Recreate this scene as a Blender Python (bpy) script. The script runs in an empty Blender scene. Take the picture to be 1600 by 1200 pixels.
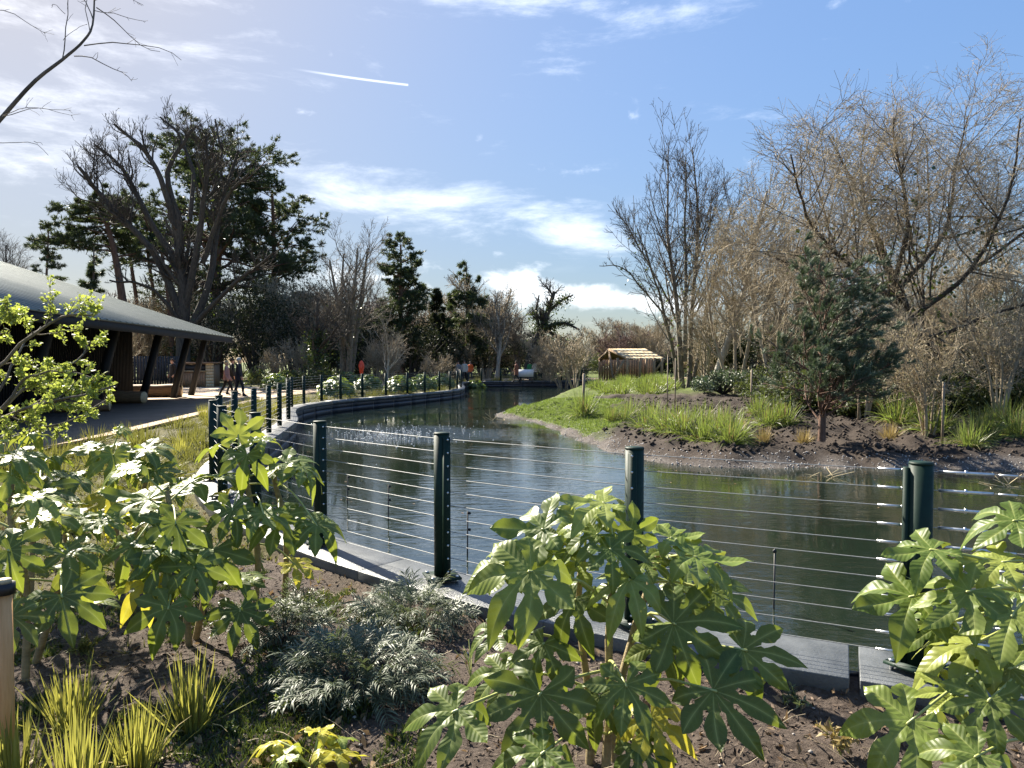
import bpy, math, random
import numpy as np
from mathutils import Vector, Matrix, Quaternion

# ------------------------------------------------------------------ scene, camera, sky, sun
scene = bpy.context.scene
C = scene.collection
PI = math.pi
FPX, HOR, CAMZ = 1142.0, 566.0, 1.62          # focal length in photo pixels, horizon row, eye height

cam_d = bpy.data.cameras.new('camera')
cam_d.sensor_fit = 'HORIZONTAL'; cam_d.sensor_width = 36.0
cam_d.lens = 36.0 * FPX / 1600.0
cam_d.clip_start = 0.05; cam_d.clip_end = 3000
cam = bpy.data.objects.new('camera', cam_d); C.objects.link(cam)
cam.location = (0, 0, CAMZ)
cam.rotation_euler = (PI/2 - math.atan((600-HOR)/FPX), 0, 0)
scene.camera = cam

SUN_AZ, SUN_EL = math.radians(-39.5), math.radians(37)
SUN = Vector((math.sin(SUN_AZ)*math.cos(SUN_EL), math.cos(SUN_AZ)*math.cos(SUN_EL), math.sin(SUN_EL)))

world = bpy.data.worlds.new('World'); scene.world = world; world.use_nodes = True
wt = world.node_tree; wt.nodes.clear()
def wn(t, **kw):
    n = wt.nodes.new(t)
    for k, v in kw.items(): setattr(n, k, v)
    return n
def wmath(op, a, b=None, c=None):
    n = wn('ShaderNodeMath', operation=op)
    for i, v in enumerate((a, b, c)):
        if v is None: continue
        if isinstance(v, (int, float)): n.inputs[i].default_value = v
        else: wt.links.new(v, n.inputs[i])
    return n.outputs[0]
SHOULDER, SKYSAT = 0.58, 1.08
sky = wn('ShaderNodeTexSky', sky_type='NISHITA', sun_disc=False)
sky.sun_elevation = SUN_EL; sky.sun_rotation = SUN_AZ
sky.air_density = 0.95; sky.dust_density = 1.3; sky.ozone_density = 3.6; sky.altitude = 30
# film-like shoulder on the sky's brightness (same for every direction), a little more saturation
lum = wn('ShaderNodeVectorMath', operation='DOT_PRODUCT'); lum.inputs[1].default_value = (.2126, .7152, .0722); wt.links.new(sky.outputs[0], lum.inputs[0])
shl = wn('ShaderNodeVectorMath', operation='SCALE'); wt.links.new(sky.outputs[0], shl.inputs[0])
wt.links.new(wmath('DIVIDE', 1.0, wmath('ADD', 1.0, wmath('MULTIPLY', lum.outputs['Value'], SHOULDER))), shl.inputs['Scale'])
hs = wn('ShaderNodeHueSaturation'); hs.inputs['Saturation'].default_value = SKYSAT; wt.links.new(shl.outputs[0], hs.inputs['Color'])
SKYC = hs.outputs[0]
tc = wn('ShaderNodeTexCoord'); sp = wn('ShaderNodeSeparateXYZ'); wt.links.new(tc.outputs['Generated'], sp.inputs[0])
az = wmath('ARCTAN2', sp.outputs[0], sp.outputs[1]); el = wmath('ARCSINE', sp.outputs[2])
# clouds live on a high flat layer: project the direction on it, so that they foreshorten to the horizon
zc = wmath('MAXIMUM', sp.outputs[2], 0.03)
cu = wmath('DIVIDE', sp.outputs[0], zc); cv = wmath('DIVIDE', sp.outputs[1], zc)
cmb = wn('ShaderNodeCombineXYZ'); wt.links.new(cu, cmb.inputs[0]); wt.links.new(cv, cmb.inputs[1])
def cloudnoise(scale, detail, rough, vec, loc=(0,0,0), sc=(1,1,1), rot=0.0):
    m = wn('ShaderNodeMapping'); m.inputs['Location'].default_value = loc; m.inputs['Scale'].default_value = sc
    m.inputs['Rotation'].default_value = (0, 0, rot)
    wt.links.new(vec, m.inputs[0]); n = wn('ShaderNodeTexNoise'); n.inputs['Scale'].default_value = scale
    n.inputs['Detail'].default_value = detail; n.inputs['Roughness'].default_value = rough
    n.inputs['Distortion'].default_value = 0.25
    wt.links.new(m.outputs[0], n.inputs['Vector']); return n.outputs['Fac']
ang = wn('ShaderNodeCombineXYZ'); wt.links.new(az, ang.inputs[0]); wt.links.new(el, ang.inputs[1])
wisp = cloudnoise(5.0, 9, 0.66, ang.outputs[0], sc=(1, 3.6, 1), rot=0.12)
puff = cloudnoise(14.0, 8, 0.58, ang.outputs[0], sc=(1, 1.7, 1), loc=(3.1, 0.4, 0))
def blob(px, py, rx, ry, rot=0.0):          # soft elliptic patch round a direction given in photo pixels
    a0, e0 = math.atan((px-800)/FPX), math.atan((HOR-py)/math.hypot(FPX, px-800))
    dx, dy = wmath('SUBTRACT', az, a0), wmath('SUBTRACT', el, e0)
    c, s = math.cos(rot), math.sin(rot)
    u = wmath('ADD', wmath('MULTIPLY', dx, c*FPX/rx), wmath('MULTIPLY', dy, s*FPX/rx))
    v = wmath('ADD', wmath('MULTIPLY', dx, -s*FPX/ry), wmath('MULTIPLY', dy, c*FPX/ry))
    r = wmath('ADD', wmath('MULTIPLY', u, u), wmath('MULTIPLY', v, v))
    return wmath('POWER', 2.718, wmath('MULTIPLY', r, -1.0))
def ramp(v, lo, hi):
    n = wn('ShaderNodeMapRange', interpolation_type='SMOOTHSTEP'); n.inputs['From Min'].default_value = lo
    n.inputs['From Max'].default_value = hi; wt.links.new(v, n.inputs['Value']); return n.outputs['Result']
def total(l):
    o = l[0]
    for x in l[1:]: o = wmath('ADD', o, x)
    return o
wb = total([blob(840, 5, 190, 36, -0.12), blob(640, 310, 200, 42, -0.16), blob(910, 365, 80, 34, -0.2),
            wmath('MULTIPLY', blob(60, 60, 240, 160), 0.55), wmath('MULTIPLY', blob(30, 235, 130, 60), 0.6)])
pb = total([blob(815, 446, 75, 30, -0.15), blob(950, 465, 80, 22, -0.05), wmath('MULTIPLY', blob(690, 470, 120, 26), 0.6), wmath('MULTIPLY', blob(1080, 480, 110, 22), .6),
            wmath('MULTIPLY', blob(520, 430, 160, 30), 0.4)])
m1 = wmath('MULTIPLY', ramp(wmath('ADD', wisp, wmath('MULTIPLY', wb, 0.265)), 0.56, 0.98), 0.95)
m2 = ramp(wmath('ADD', puff, wmath('MULTIPLY', pb, 0.345)), 0.64, 0.92)
gen = wmath('MULTIPLY', ramp(cloudnoise(0.6, 7, 0.6, cmb.outputs[0], sc=(1, 0.5, 1), loc=(7.3, 2.2, 0)), 0.56, 0.9), 0.25)
# condensation trail: a narrow streak that widens and fades to its old end
def trail():
    x0, y0, x1, y1 = 455, 112, 640, 138
    a0, e0 = math.atan((x0-800)/FPX), math.atan((HOR-y0)/math.hypot(FPX, x0-800))
    a1, e1 = math.atan((x1-800)/FPX), math.atan((HOR-y1)/math.hypot(FPX, x1-800))
    L = math.hypot(a1-a0, e1-e0); c, s = (a1-a0)/L, (e1-e0)/L
    dx, dy = wmath('SUBTRACT', az, a0), wmath('SUBTRACT', el, e0)
    u = wmath('DIVIDE', wmath('ADD', wmath('MULTIPLY', dx, c), wmath('MULTIPLY', dy, s)), L)
    v = wmath('ABSOLUTE', wmath('ADD', wmath('MULTIPLY', dx, -s), wmath('MULTIPLY', dy, c)))
    inside = wmath('MULTIPLY', ramp(u, 0.0, 0.5), wmath('SUBTRACT', 1.0, ramp(u, 0.99, 1.005)))
    return wmath('MULTIPLY', inside, wmath('SUBTRACT', 1.0, ramp(v, 0.0003, 0.0019)))
fac = wmath('MINIMUM', wmath('ADD', wmath('MAXIMUM', wmath('MAXIMUM', m1, m2), gen), wmath('MULTIPLY', trail(), 0.75)), 0.96)
mix = wn('ShaderNodeMixRGB'); wt.links.new(fac, mix.inputs[0]); wt.links.new(SKYC, mix.inputs[1])
cloudcol = wn('ShaderNodeMixRGB', blend_type='ADD'); cloudcol.inputs[0].default_value = 0.55
cloudcol.inputs[1].default_value = (2.5, 2.53, 2.58, 1); wt.links.new(SKYC, cloudcol.inputs[2])
wt.links.new(cloudcol.outputs[0], mix.inputs[2])
bg = wn('ShaderNodeBackground'); bg.inputs['Strength'].default_value = 0.15
wo = wn('ShaderNodeOutputWorld'); wt.links.new(mix.outputs[0], bg.inputs[0]); wt.links.new(bg.outputs[0], wo.inputs[0])

sun_d = bpy.data.lights.new('sun', 'SUN'); sun_d.energy = 5.0; sun_d.angle = math.radians(0.6); sun_d.color = (1.0, 0.92, 0.78)
sun = bpy.data.objects.new('sun', sun_d); C.objects.link(sun)
sun.rotation_euler = SUN.to_track_quat('Z', 'Y').to_euler()

scene.view_settings.view_transform = 'Standard'; scene.view_settings.look = 'None'
scene.view_settings.gamma = 1.0; scene.view_settings.exposure = 1.66
scene.render.engine = 'CYCLES'
cy = scene.cycles
cy.max_bounces = 6; cy.diffuse_bounces = 4; cy.glossy_bounces = 3; cy.transmission_bounces = 3; cy.transparent_max_bounces = 4
cy.caustics_reflective = False; cy.caustics_refractive = False; cy.sample_clamp_indirect = 6
try:
    cy.use_denoising = True; cy.denoiser = 'OPENIMAGEDENOISE'; cy.denoising_input_passes = 'RGB_ALBEDO_NORMAL'
    cy.denoising_prefilter = 'ACCURATE'
except Exception: pass

# ------------------------------------------------------------------ helpers
def at(px, py, Y):                      # photo pixel at distance Y -> world point
    return np.array(((px-800)/FPX*Y, Y, CAMZ-(py-HOR)/FPX*Y))
def on(px, py, z=0.0):                  # photo pixel on the level z
    Y = FPX*(CAMZ-z)/(py-HOR); return np.array(((px-800)/FPX*Y, Y, z))
def tagged(o, label=None, cat=None, group=None, kind=None):
    if label: o['label'] = label
    if cat: o['category'] = cat
    if group: o['group'] = group
    if kind: o['kind'] = kind
    return o
def thing(name, label, cat, loc=(0,0,0), group=None, rz=0.0):
    o = bpy.data.objects.new(name, None); C.objects.link(o); o.empty_display_size = 0.1
    o.location = loc; o.rotation_euler = (0, 0, rz)
    return tagged(o, label, cat, group)
def link(name, mesh, parent=None, loc=None):
    o = bpy.data.objects.new(name, mesh); C.objects.link(o)
    if parent: o.parent = parent
    if loc is not None: o.location = loc
    return o
def mesh(name, V, faces, mats, smooth=False, mi=None, attrs=None, uv=None):
    V = np.asarray(V, np.float32).reshape(-1, 3); me = bpy.data.meshes.new(name)
    if isinstance(faces, np.ndarray): faces = [faces]
    faces = [np.asarray(f, np.int32) for f in faces if len(f)]
    idx = np.concatenate([f.ravel() for f in faces]); tot = np.concatenate([np.full(len(f), f.shape[1], np.int32) for f in faces])
    me.vertices.add(len(V)); me.vertices.foreach_set('co', V.ravel())
    me.loops.add(len(idx)); me.loops.foreach_set('vertex_index', idx)
    me.polygons.add(len(tot)); st = np.zeros(len(tot), np.int32); st[1:] = np.cumsum(tot)[:-1]
    me.polygons.foreach_set('loop_start', st); me.polygons.foreach_set('loop_total', tot)
    if smooth: me.polygons.foreach_set('use_smooth', np.ones(len(tot), bool))
    for m in (mats if isinstance(mats, (list, tuple)) else [mats]): me.materials.append(m)
    if mi is not None: me.polygons.foreach_set('material_index', np.asarray(mi, np.int32))
    for k, a in (attrs or {}).items():
        at_ = me.attributes.new(k, 'FLOAT', 'POINT'); at_.data.foreach_set('value', np.asarray(a, np.float32).ravel())
    if uv is not None:
        l = me.uv_layers.new(name='uv'); l.data.foreach_set('uv', np.asarray(uv, np.float32)[idx].ravel())
    me.update(calc_edges=True); me.validate(); return me
class MB:                               # collects simple solids into ONE mesh
    def __init__(s): s.V = []; s.F4 = []; s.F3 = []; s.n = 0
    def add(s, V, F4=None, F3=None):
        V = np.asarray(V, float).reshape(-1, 3)
        if F4 is not None and len(F4): s.F4.append(np.asarray(F4)+s.n)
        if F3 is not None and len(F3): s.F3.append(np.asarray(F3)+s.n)
        s.V.append(V); s.n += len(V); return s
    def box(s, c, d, rz=0.0, M=None):
        v = np.array([(x, y, z) for x in (-.5, .5) for y in (-.5, .5) for z in (-.5, .5)])*np.array(d)
        if M is not None: v = v @ np.array(M).T
        elif rz: v = v @ np.array(((math.cos(rz), math.sin(rz), 0), (-math.sin(rz), math.cos(rz), 0), (0, 0, 1)))
        return s.add(v+np.array(c), [(0,1,3,2),(4,6,7,5),(0,4,5,1),(2,3,7,6),(0,2,6,4),(1,5,7,3)])
    def beam(s, a, b, w, h, up=(0,0,1)):            # square bar from a to b
        a, b = np.array(a, float), np.array(b, float); t = b-a; L = np.linalg.norm(t); t /= L
        u = np.array(up, float); x = np.cross(t, u)
        if np.linalg.norm(x) < 1e-4: x = np.cross(t, (1, 0, 0.))
        x /= np.linalg.norm(x); y = np.cross(x, t)
        return s.box((a+b)/2, (L, w, h), M=np.stack((t, x, y), 1))
    def cyl(s, a, b, r0, r1=None, k=12, cap=True):
        a, b = np.array(a, float), np.array(b, float); r1 = r0 if r1 is None else r1
        t = b-a; t /= np.linalg.norm(t); x = np.cross(t, (0.31, 0.2, 0.93) if abs(t[2]) < .9 else (1, 0, 0.)); x /= np.linalg.norm(x); y = np.cross(t, x)
        q = np.linspace(0, 2*PI, k, endpoint=False); ring = np.cos(q)[:, None]*x+np.sin(q)[:, None]*y
        V = np.concatenate((a+ring*r0, b+ring*r1, [a, b])); i = np.arange(k); j = (i+1) % k
        F3 = np.concatenate((np.stack((j, i, np.full(k, 2*k)), 1), np.stack((i+k, j+k, np.full(k, 2*k+1)), 1))) if cap else None
        return s.add(V, np.stack((i, j, j+k, i+k), 1), F3)
    def prism(s, pts, d):                           # polygon (n,3) extruded by vector d
        p = np.array(pts, float); n = len(p); i = np.arange(n); j = (i+1) % n
        c0 = p.mean(0); c1 = c0+np.array(d)
        V = np.concatenate((p, p+np.array(d), [c0, c1]))
        return s.add(V, np.stack((i, j, j+n, i+n), 1), np.concatenate((np.stack((j, i, np.full(n, 2*n)), 1), np.stack((i+n, j+n, np.full(n, 2*n+1)), 1))))
    def build(s, name, mat, parent=None, origin=None, smooth=False, bevel=0.0):
        V = np.concatenate(s.V)
        if origin is None and parent is not None: origin = parent.location
        if origin is not None: V = V-np.array(origin)
        F = ([np.concatenate(s.F4)] if s.F4 else [])+([np.concatenate(s.F3)] if s.F3 else [])
        o = link(name, mesh(name, V, F, mat, smooth), parent)
        if bevel:
            m = o.modifiers.new('bevel', 'BEVEL'); m.width = bevel; m.segments = 2; m.limit_method = 'ANGLE'
        return o
def nrm(v): return v/np.maximum(np.linalg.norm(v, axis=-1, keepdims=True), 1e-9)
def catmull(pts, n):
    p = np.asarray(pts, float); p = np.concatenate(([2*p[0]-p[1]], p, [2*p[-1]-p[-2]]))
    t = np.linspace(0, len(p)-3-1e-6, n); i = t.astype(int); f = (t-i)[:, None]
    a, b, c, d = p[i], p[i+1], p[i+2], p[i+3]
    return 0.5*((2*b)+(c-a)*f+(2*a-5*b+4*c-d)*f**2+(3*b-a-3*c+d)*f**3)
def resample(pts, step):
    p = np.asarray(pts, float); s = np.concatenate(([0], np.cumsum(np.linalg.norm(np.diff(p, axis=0), axis=1))))
    n = max(2, int(round(s[-1]/step))+1); t = np.linspace(0, s[-1], n)
    return np.stack([np.interp(t, s, p[:, k]) for k in range(p.shape[1])], 1)
def tubes(P, R, k):                     # (nb,np,3),(nb,np) -> verts, quads
    nb, n, _ = P.shape; T = nrm(np.gradient(P, axis=1)); ref = np.where(np.abs(T[:, :1, 2:]) < 0.8, np.array((0, 0, 1.)), np.array((1., 0, 0)))
    X = nrm(np.cross(T, np.broadcast_to(ref, T.shape))); Yv = np.cross(T, X); q = np.linspace(0, 2*PI, k, endpoint=False)
    V = P[:, :, None]+R[:, :, None, None]*(np.cos(q)[:, None]*X[:, :, None]+np.sin(q)[:, None]*Yv[:, :, None])
    b = (np.arange(nb)*n*k)[:, None, None]; r = (np.arange(n-1)*k)[None, :, None]; i = np.arange(k)[None, None]; j = (np.arange(k)+1) % k
    F = np.stack(np.broadcast_arrays(b+r+i, b+r+j, b+r+k+j, b+r+k+i), -1).reshape(-1, 4)
    return V.reshape(-1, 3), F
def tube_mesh(name, sets, mat, origin, smooth=True):   # sets: list of (P,R,k)
    mb = MB()
    for P, R, k in sets:
        if len(P): mb.add(*tubes(P, R, k))
    return mesh(name, np.concatenate(mb.V)-np.array(origin), [np.concatenate(mb.F4)], mat, smooth)
def grow(rng, P, R, n, npts, tr=(0.25, 1.0), ang=(35, 60), lf=(0.35, 0.6), rf=0.55, rmin=0.01, rtip=0.35, wob=0.14, trop=(0, 0, 0.05), absL=None, taper=0.5, wt=None, parents=None):
    nb, m, _ = P.shape; seg = np.linalg.norm(np.diff(P, axis=1), axis=2); L = seg.sum(1)
    pr = (wt if wt is not None else L); pr = pr/pr.sum()
    p = rng.choice(nb, n, p=pr) if parents is None else parents
    t = tr[0]+(tr[1]-tr[0])*rng.random(n); f = t*(m-1); i = np.minimum(f.astype(int), m-2); g = (f-i)[:, None]
    pos = P[p, i]*(1-g)+P[p, i+1]*g; T = nrm(P[p, i+1]-P[p, i]); r0 = R[p, i]*(1-g[:, 0])+R[p, i+1]*g[:, 0]
    a = np.radians(rng.uniform(*ang, n))[:, None]; perp = nrm(np.cross(T, nrm(rng.normal(size=(n, 3)))))
    d = np.cos(a)*T+np.sin(a)*perp
    ln = (L[p] if absL is None else absL)*rng.uniform(*lf, n)*(1-taper*t)
    rad = np.maximum(r0*rf*rng.uniform(0.75, 1.1, n), rmin); pts = [pos]; st = (ln/(npts-1))[:, None]
    for _ in range(npts-1):
        d = nrm(d+rng.normal(size=(n, 3))*wob+np.array(trop)); pts.append(pts[-1]+d*st)
    Rr = rad[:, None]*np.linspace(1, rtip, npts)[None]
    return np.stack(pts, 1), np.maximum(Rr, rmin*0.6)
def sprigs(rng, pos, dirs, k, ln, wd, spread=0.8, up=0.0):     # k narrow triangles round each point
    n = len(pos); c = np.repeat(pos, k, 0); d = nrm(np.repeat(dirs, k, 0)+rng.normal(size=(n*k, 3))*spread+np.array((0, 0, up)))
    l = ln*rng.uniform(0.6, 1.25, n*k)[:, None]; s = nrm(np.cross(d, rng.normal(size=(n*k, 3))))*wd*rng.uniform(0.7, 1.3, n*k)[:, None]
    V = np.stack((c-s, c+s, c+d*l), 1).reshape(-1, 3); return V, np.arange(n*k*3).reshape(-1, 3)
def leaves(rng, pos, size, asp=0.55, nbias=(0, 0, 0.4), dirs=None, dspread=1.0):   # folded two-triangle leaves
    n = len(pos); nn = nrm(rng.normal(size=(n, 3))+np.array(nbias)); d0 = rng.normal(size=(n, 3))*dspread
    if dirs is not None: d0 = d0+dirs
    d = nrm(d0-nn*(d0*nn).sum(1, keepdims=True)); s = np.cross(nn, d)
    l = size*rng.uniform(0.6, 1.3, n)[:, None]
    V = np.stack((pos, pos+d*l*0.45+s*l*asp/2+nn*l*0.08, pos+d*l, pos+d*l*0.45-s*l*asp/2+nn*l*0.08), 1).reshape(-1, 3)
    b = np.arange(n)*4; return V, np.concatenate((np.stack((b, b+1, b+2), 1), np.stack((b, b+2, b+3), 1)))
def along(rng, P, n, tr=(0.2, 1.0)):
    m = P.shape[1]; p = rng.integers(0, len(P), n); f = rng.uniform(*tr, n)*(m-1); i = np.minimum(f.astype(int), m-2); g = (f-i)[:, None]
    return P[p, i]*(1-g)+P[p, i+1]*g, nrm(P[p, i+1]-P[p, i])

# ------------------------------------------------------------------ materials
def newmat(name):
    m = bpy.data.materials.new(name); m.use_nodes = True; nt = m.node_tree; b = nt.nodes['Principled BSDF']; return m, nt, b
def nd(nt, t, **kw):
    n = nt.nodes.new(t)
    for k, v in kw.items():
        if k in n.inputs: n.inputs[k].default_value = v
        else: setattr(n, k, v)
    return n
def rgba(c): return (c[0], c[1], c[2], 1.0)
def noisemat(name, c1, c2, scale=8.0, rough=0.8, bump=0.0, sc=(1, 1, 1), c3=None, metallic=0.0, detail=6, spec=0.5, island=0.0, coord='Object', bscale=None, objrand=0.0):
    m, nt, b = newmat(name); t = nd(nt, 'ShaderNodeTexCoord'); mp = nd(nt, 'ShaderNodeMapping', Scale=sc); nt.links.new(t.outputs[coord], mp.inputs[0])
    n = nd(nt, 'ShaderNodeTexNoise', Scale=scale, Detail=detail, Roughness=0.62); nt.links.new(mp.outputs[0], n.inputs['Vector'])
    r = nd(nt, 'ShaderNodeValToRGB'); e = r.color_ramp.elements
    e[0].position, e[1].position = 0.33, 0.67; e[0].color, e[1].color = rgba(c1), rgba(c2)
    if c3: q = e.new(0.5); q.color = rgba(c3)
    nt.links.new(n.outputs['Fac'], r.inputs[0]); col = r.outputs[0]
    if island or objrand:
        g = nd(nt, 'ShaderNodeNewGeometry') if island else nd(nt, 'ShaderNodeObjectInfo'); k = island or objrand
        mr = nd(nt, 'ShaderNodeMapRange'); mr.inputs['To Min'].default_value = 1-k; mr.inputs['To Max'].default_value = 1+k
        nt.links.new(g.outputs['Random Per Island' if island else 'Random'], mr.inputs['Value'])
        x = nd(nt, 'ShaderNodeVectorMath', operation='SCALE'); nt.links.new(col, x.inputs[0]); nt.links.new(mr.outputs[0], x.inputs['Scale']); col = x.outputs[0]
    nt.links.new(col, b.inputs['Base Color']); b.inputs['Roughness'].default_value = rough; b.inputs['Metallic'].default_value = metallic
    b.inputs['Specular IOR Level'].default_value = spec
    if bump:
        n2 = nd(nt, 'ShaderNodeTexNoise', Scale=bscale or scale*3, Detail=8, Roughness=0.7); nt.links.new(mp.outputs[0], n2.inputs['Vector'])
        bp = nd(nt, 'ShaderNodeBump', Strength=bump, Distance=0.02); nt.links.new(n2.outputs['Fac'], bp.inputs['Height']); nt.links.new(bp.outputs[0], b.inputs['Normal'])
    return m
def leafmat(name, c1, c2, trans=(0.25, 0.35, 0.03), tf=0.3, rough=0.45, spec=0.4):     # small leaves: each island its own tint, light shines through
    m, nt, b = newmat(name); g = nd(nt, 'ShaderNodeNewGeometry'); r = nd(nt, 'ShaderNodeValToRGB'); e = r.color_ramp.elements
    e[0].color, e[1].color = rgba(c1), rgba(c2); nt.links.new(g.outputs['Random Per Island'], r.inputs[0])
    nt.links.new(r.outputs[0], b.inputs['Base Color']); b.inputs['Roughness'].default_value = rough; b.inputs['Specular IOR Level'].default_value = spec
    tr = nd(nt, 'ShaderNodeBsdfTranslucent', Color=rgba(trans)); mx = nd(nt, 'ShaderNodeMixShader', Fac=tf)
    o = nt.nodes['Material Output']; nt.links.new(b.outputs[0], mx.inputs[1]); nt.links.new(tr.outputs[0], mx.inputs[2]); nt.links.new(mx.outputs[0], o.inputs[0]); return m
M = {}
M['bark_dark'] = noisemat('bark_dark', (0.035, 0.028, 0.022), (0.10, 0.082, 0.062), 3, 0.9, 0.6, (4, 4, 1), island=0.2)
M['bark_grey'] = noisemat('bark_grey', (0.09, 0.075, 0.055), (0.24, 0.20, 0.15), 3, 0.9, 0.6, (4, 4, 1), island=0.25)
M['bark_tan'] = noisemat('bark_tan', (0.22, 0.175, 0.115), (0.46, 0.385, 0.265), 3, 0.9, 0.5, (4, 4, 1), island=0.3)
M['bark_pale'] = noisemat('bark_pale', (0.22, 0.20, 0.16), (0.45, 0.41, 0.34), 3, 0.8, 0.4, (3, 3, 1))
M['bark_pine'] = noisemat('bark_pine', (0.09, 0.05, 0.035), (0.22, 0.13, 0.09), 3, 0.9, 0.7, (4, 4, 1))
M['bark_red'] = noisemat('bark_red', (0.07, 0.04, 0.035), (0.19, 0.11, 0.09), 3, 0.9, 0.4, (4, 4, 1), island=0.3)
M['needle'] = leafmat('needle', (0.03, 0.045, 0.022), (0.085, 0.115, 0.05), (0.13, 0.17, 0.05), 0.2, 0.55)
M['needle_blue'] = leafmat('needle_blue', (0.06, 0.085, 0.048), (0.19, 0.225, 0.135), (0.1, 0.16, 0.06), 0.15, 0.5)
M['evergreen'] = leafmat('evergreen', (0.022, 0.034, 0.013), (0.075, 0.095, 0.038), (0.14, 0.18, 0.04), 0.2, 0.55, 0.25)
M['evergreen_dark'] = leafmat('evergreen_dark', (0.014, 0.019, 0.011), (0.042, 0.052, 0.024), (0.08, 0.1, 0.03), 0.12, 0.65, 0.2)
M['ivy'] = leafmat('ivy', (0.02, 0.04, 0.012), (0.07, 0.10, 0.03), (0.15, 0.2, 0.03), 0.2, 0.4)
M['buds'] = leafmat('buds', (0.19, 0.16, 0.10), (0.40, 0.35, 0.235), (0.32, 0.28, 0.16), 0.25, 0.7, 0.2)
M['dead_leaf'] = leafmat('dead_leaf', (0.10, 0.055, 0.03), (0.34, 0.24, 0.14), (0.3, 0.2, 0.1), 0.2, 0.8, 0.2)
M['fresh_leaf'] = leafmat('fresh_leaf', (0.17, 0.21, 0.05), (0.36, 0.41, 0.11), (0.5, 0.58, 0.1), 0.4, 0.5)
M['sedge'] = leafmat('sedge', (0.06, 0.08, 0.024), (0.18, 0.2, 0.075), (0.3, 0.4, 0.07), 0.3, 0.45)
M['sedge_dry'] = leafmat('sedge_dry', (0.24, 0.18, 0.07), (0.5, 0.40, 0.19), (0.4, 0.3, 0.1), 0.25, 0.6)
M['grass'] = leafmat('grass', (0.07, 0.11, 0.02), (0.165, 0.215, 0.055), (0.28, 0.38, 0.07), 0.3, 0.5)
M['yellow_blade'] = leafmat('yellow_blade', (0.08, 0.11, 0.028), (0.27, 0.275, 0.07), (0.5, 0.48, 0.09), 0.34, 0.4)
M['grey_leaf'] = leafmat('grey_leaf', (0.045, 0.065, 0.036), (0.155, 0.185, 0.12), (0.16, 0.2, 0.07), 0.2, 0.5, 0.4)
M['heath'] = leafmat('heath', (0.05, 0.06, 0.02), (0.19, 0.19, 0.06), (0.3, 0.3, 0.06), 0.25, 0.6)
M['fatsia_small'] = leafmat('fatsia_small', (0.045, 0.085, 0.025), (0.14, 0.20, 0.06), (0.3, 0.4, 0.05), 0.25, 0.3, 0.6)
M['post_green'] = noisemat('post_green', (0.006, 0.021, 0.015), (0.009, 0.03, 0.02), 20, 0.55, 0.05, spec=0.22)
M['steel'] = noisemat('steel', (0.55, 0.56, 0.56), (0.75, 0.75, 0.74), 60, 0.32, metallic=0.9)
M['wire'] = noisemat('wire', (0.27, 0.27, 0.255), (0.42, 0.42, 0.4), 90, 0.5, metallic=0.15)
M['black_plastic'] = noisemat('black_plastic', (0.008, 0.008, 0.009), (0.02, 0.02, 0.02), 30, 0.5)
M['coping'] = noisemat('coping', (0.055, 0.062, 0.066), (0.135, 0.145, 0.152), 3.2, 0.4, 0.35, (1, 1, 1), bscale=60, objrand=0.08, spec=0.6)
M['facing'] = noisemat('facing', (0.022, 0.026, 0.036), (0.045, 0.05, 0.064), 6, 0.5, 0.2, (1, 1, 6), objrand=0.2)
M['dark_wood'] = noisemat('dark_wood', (0.004, 0.005, 0.007), (0.010, 0.012, 0.015), 5, 0.75, 0.3, (6, 6, 0.6))
M['dark_fence'] = noisemat('dark_fence', (0.02, 0.02, 0.022), (0.045, 0.043, 0.043), 5, 0.8, 0.3, (6, 6, 0.6), objrand=0.25)
M['roof_metal'] = noisemat('roof_metal', (0.19, 0.225, 0.215), (0.26, 0.295, 0.285), 1.2, 0.7, 0.03, metallic=0.0, spec=0.12)
M['roof_rib_shade'] = noisemat('roof_rib_shade', (0.09, 0.115, 0.11), (0.13, 0.155, 0.15), 2, 0.6, spec=0.15)  # same roof metal, darkened in colour to stand in for the ribs' shaded sides
M['timber'] = noisemat('timber', (0.22, 0.13, 0.07), (0.36, 0.23, 0.13), 4, 0.7, 0.3, (1, 1, 8), objrand=0.15)
M['timber_pale'] = noisemat('timber_pale', (0.42, 0.32, 0.17), (0.62, 0.5, 0.31), 4, 0.7, 0.3, (8, 1, 1), objrand=0.15)
M['timber_post'] = noisemat('timber_post', (0.55, 0.27, 0.09), (0.72, 0.4, 0.17), 5, 0.65, 0.3, (7, 7, 0.7))
M['stake'] = noisemat('stake', (0.2, 0.15, 0.10), (0.36, 0.28, 0.2), 6, 0.8, 0.4, (6, 6, 0.7))
M['shed_wood'] = noisemat('shed_wood', (0.2, 0.135, 0.08), (0.36, 0.25, 0.15), 5, 0.8, 0.3, (6, 6, 0.6), objrand=0.25)
M['red_plastic'] = noisemat('red_plastic', (0.75, 0.06, 0.02), (0.85, 0.09, 0.03), 10, 0.35)
M['white_paint'] = noisemat('white_paint', (0.7, 0.72, 0.74), (0.82, 0.83, 0.84), 10, 0.5)
M['dry_reed'] = noisemat('dry_reed', (0.4, 0.31, 0.16), (0.6, 0.5, 0.3), 8, 0.7, island=0.2)
M['stalk'] = noisemat('stalk', (0.30, 0.33, 0.09), (0.42, 0.44, 0.15), 12, 0.4, island=0.15)
M['fatsia_stem'] = noisemat('fatsia_stem', (0.20, 0.15, 0.07), (0.36, 0.28, 0.14), 14, 0.7, 0.4, (1, 1, 3))
M['stone'] = noisemat('stone', (0.3, 0.28, 0.27), (0.6, 0.58, 0.55), 14, 0.8, 0.3, objrand=0.3, island=0.3)
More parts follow.
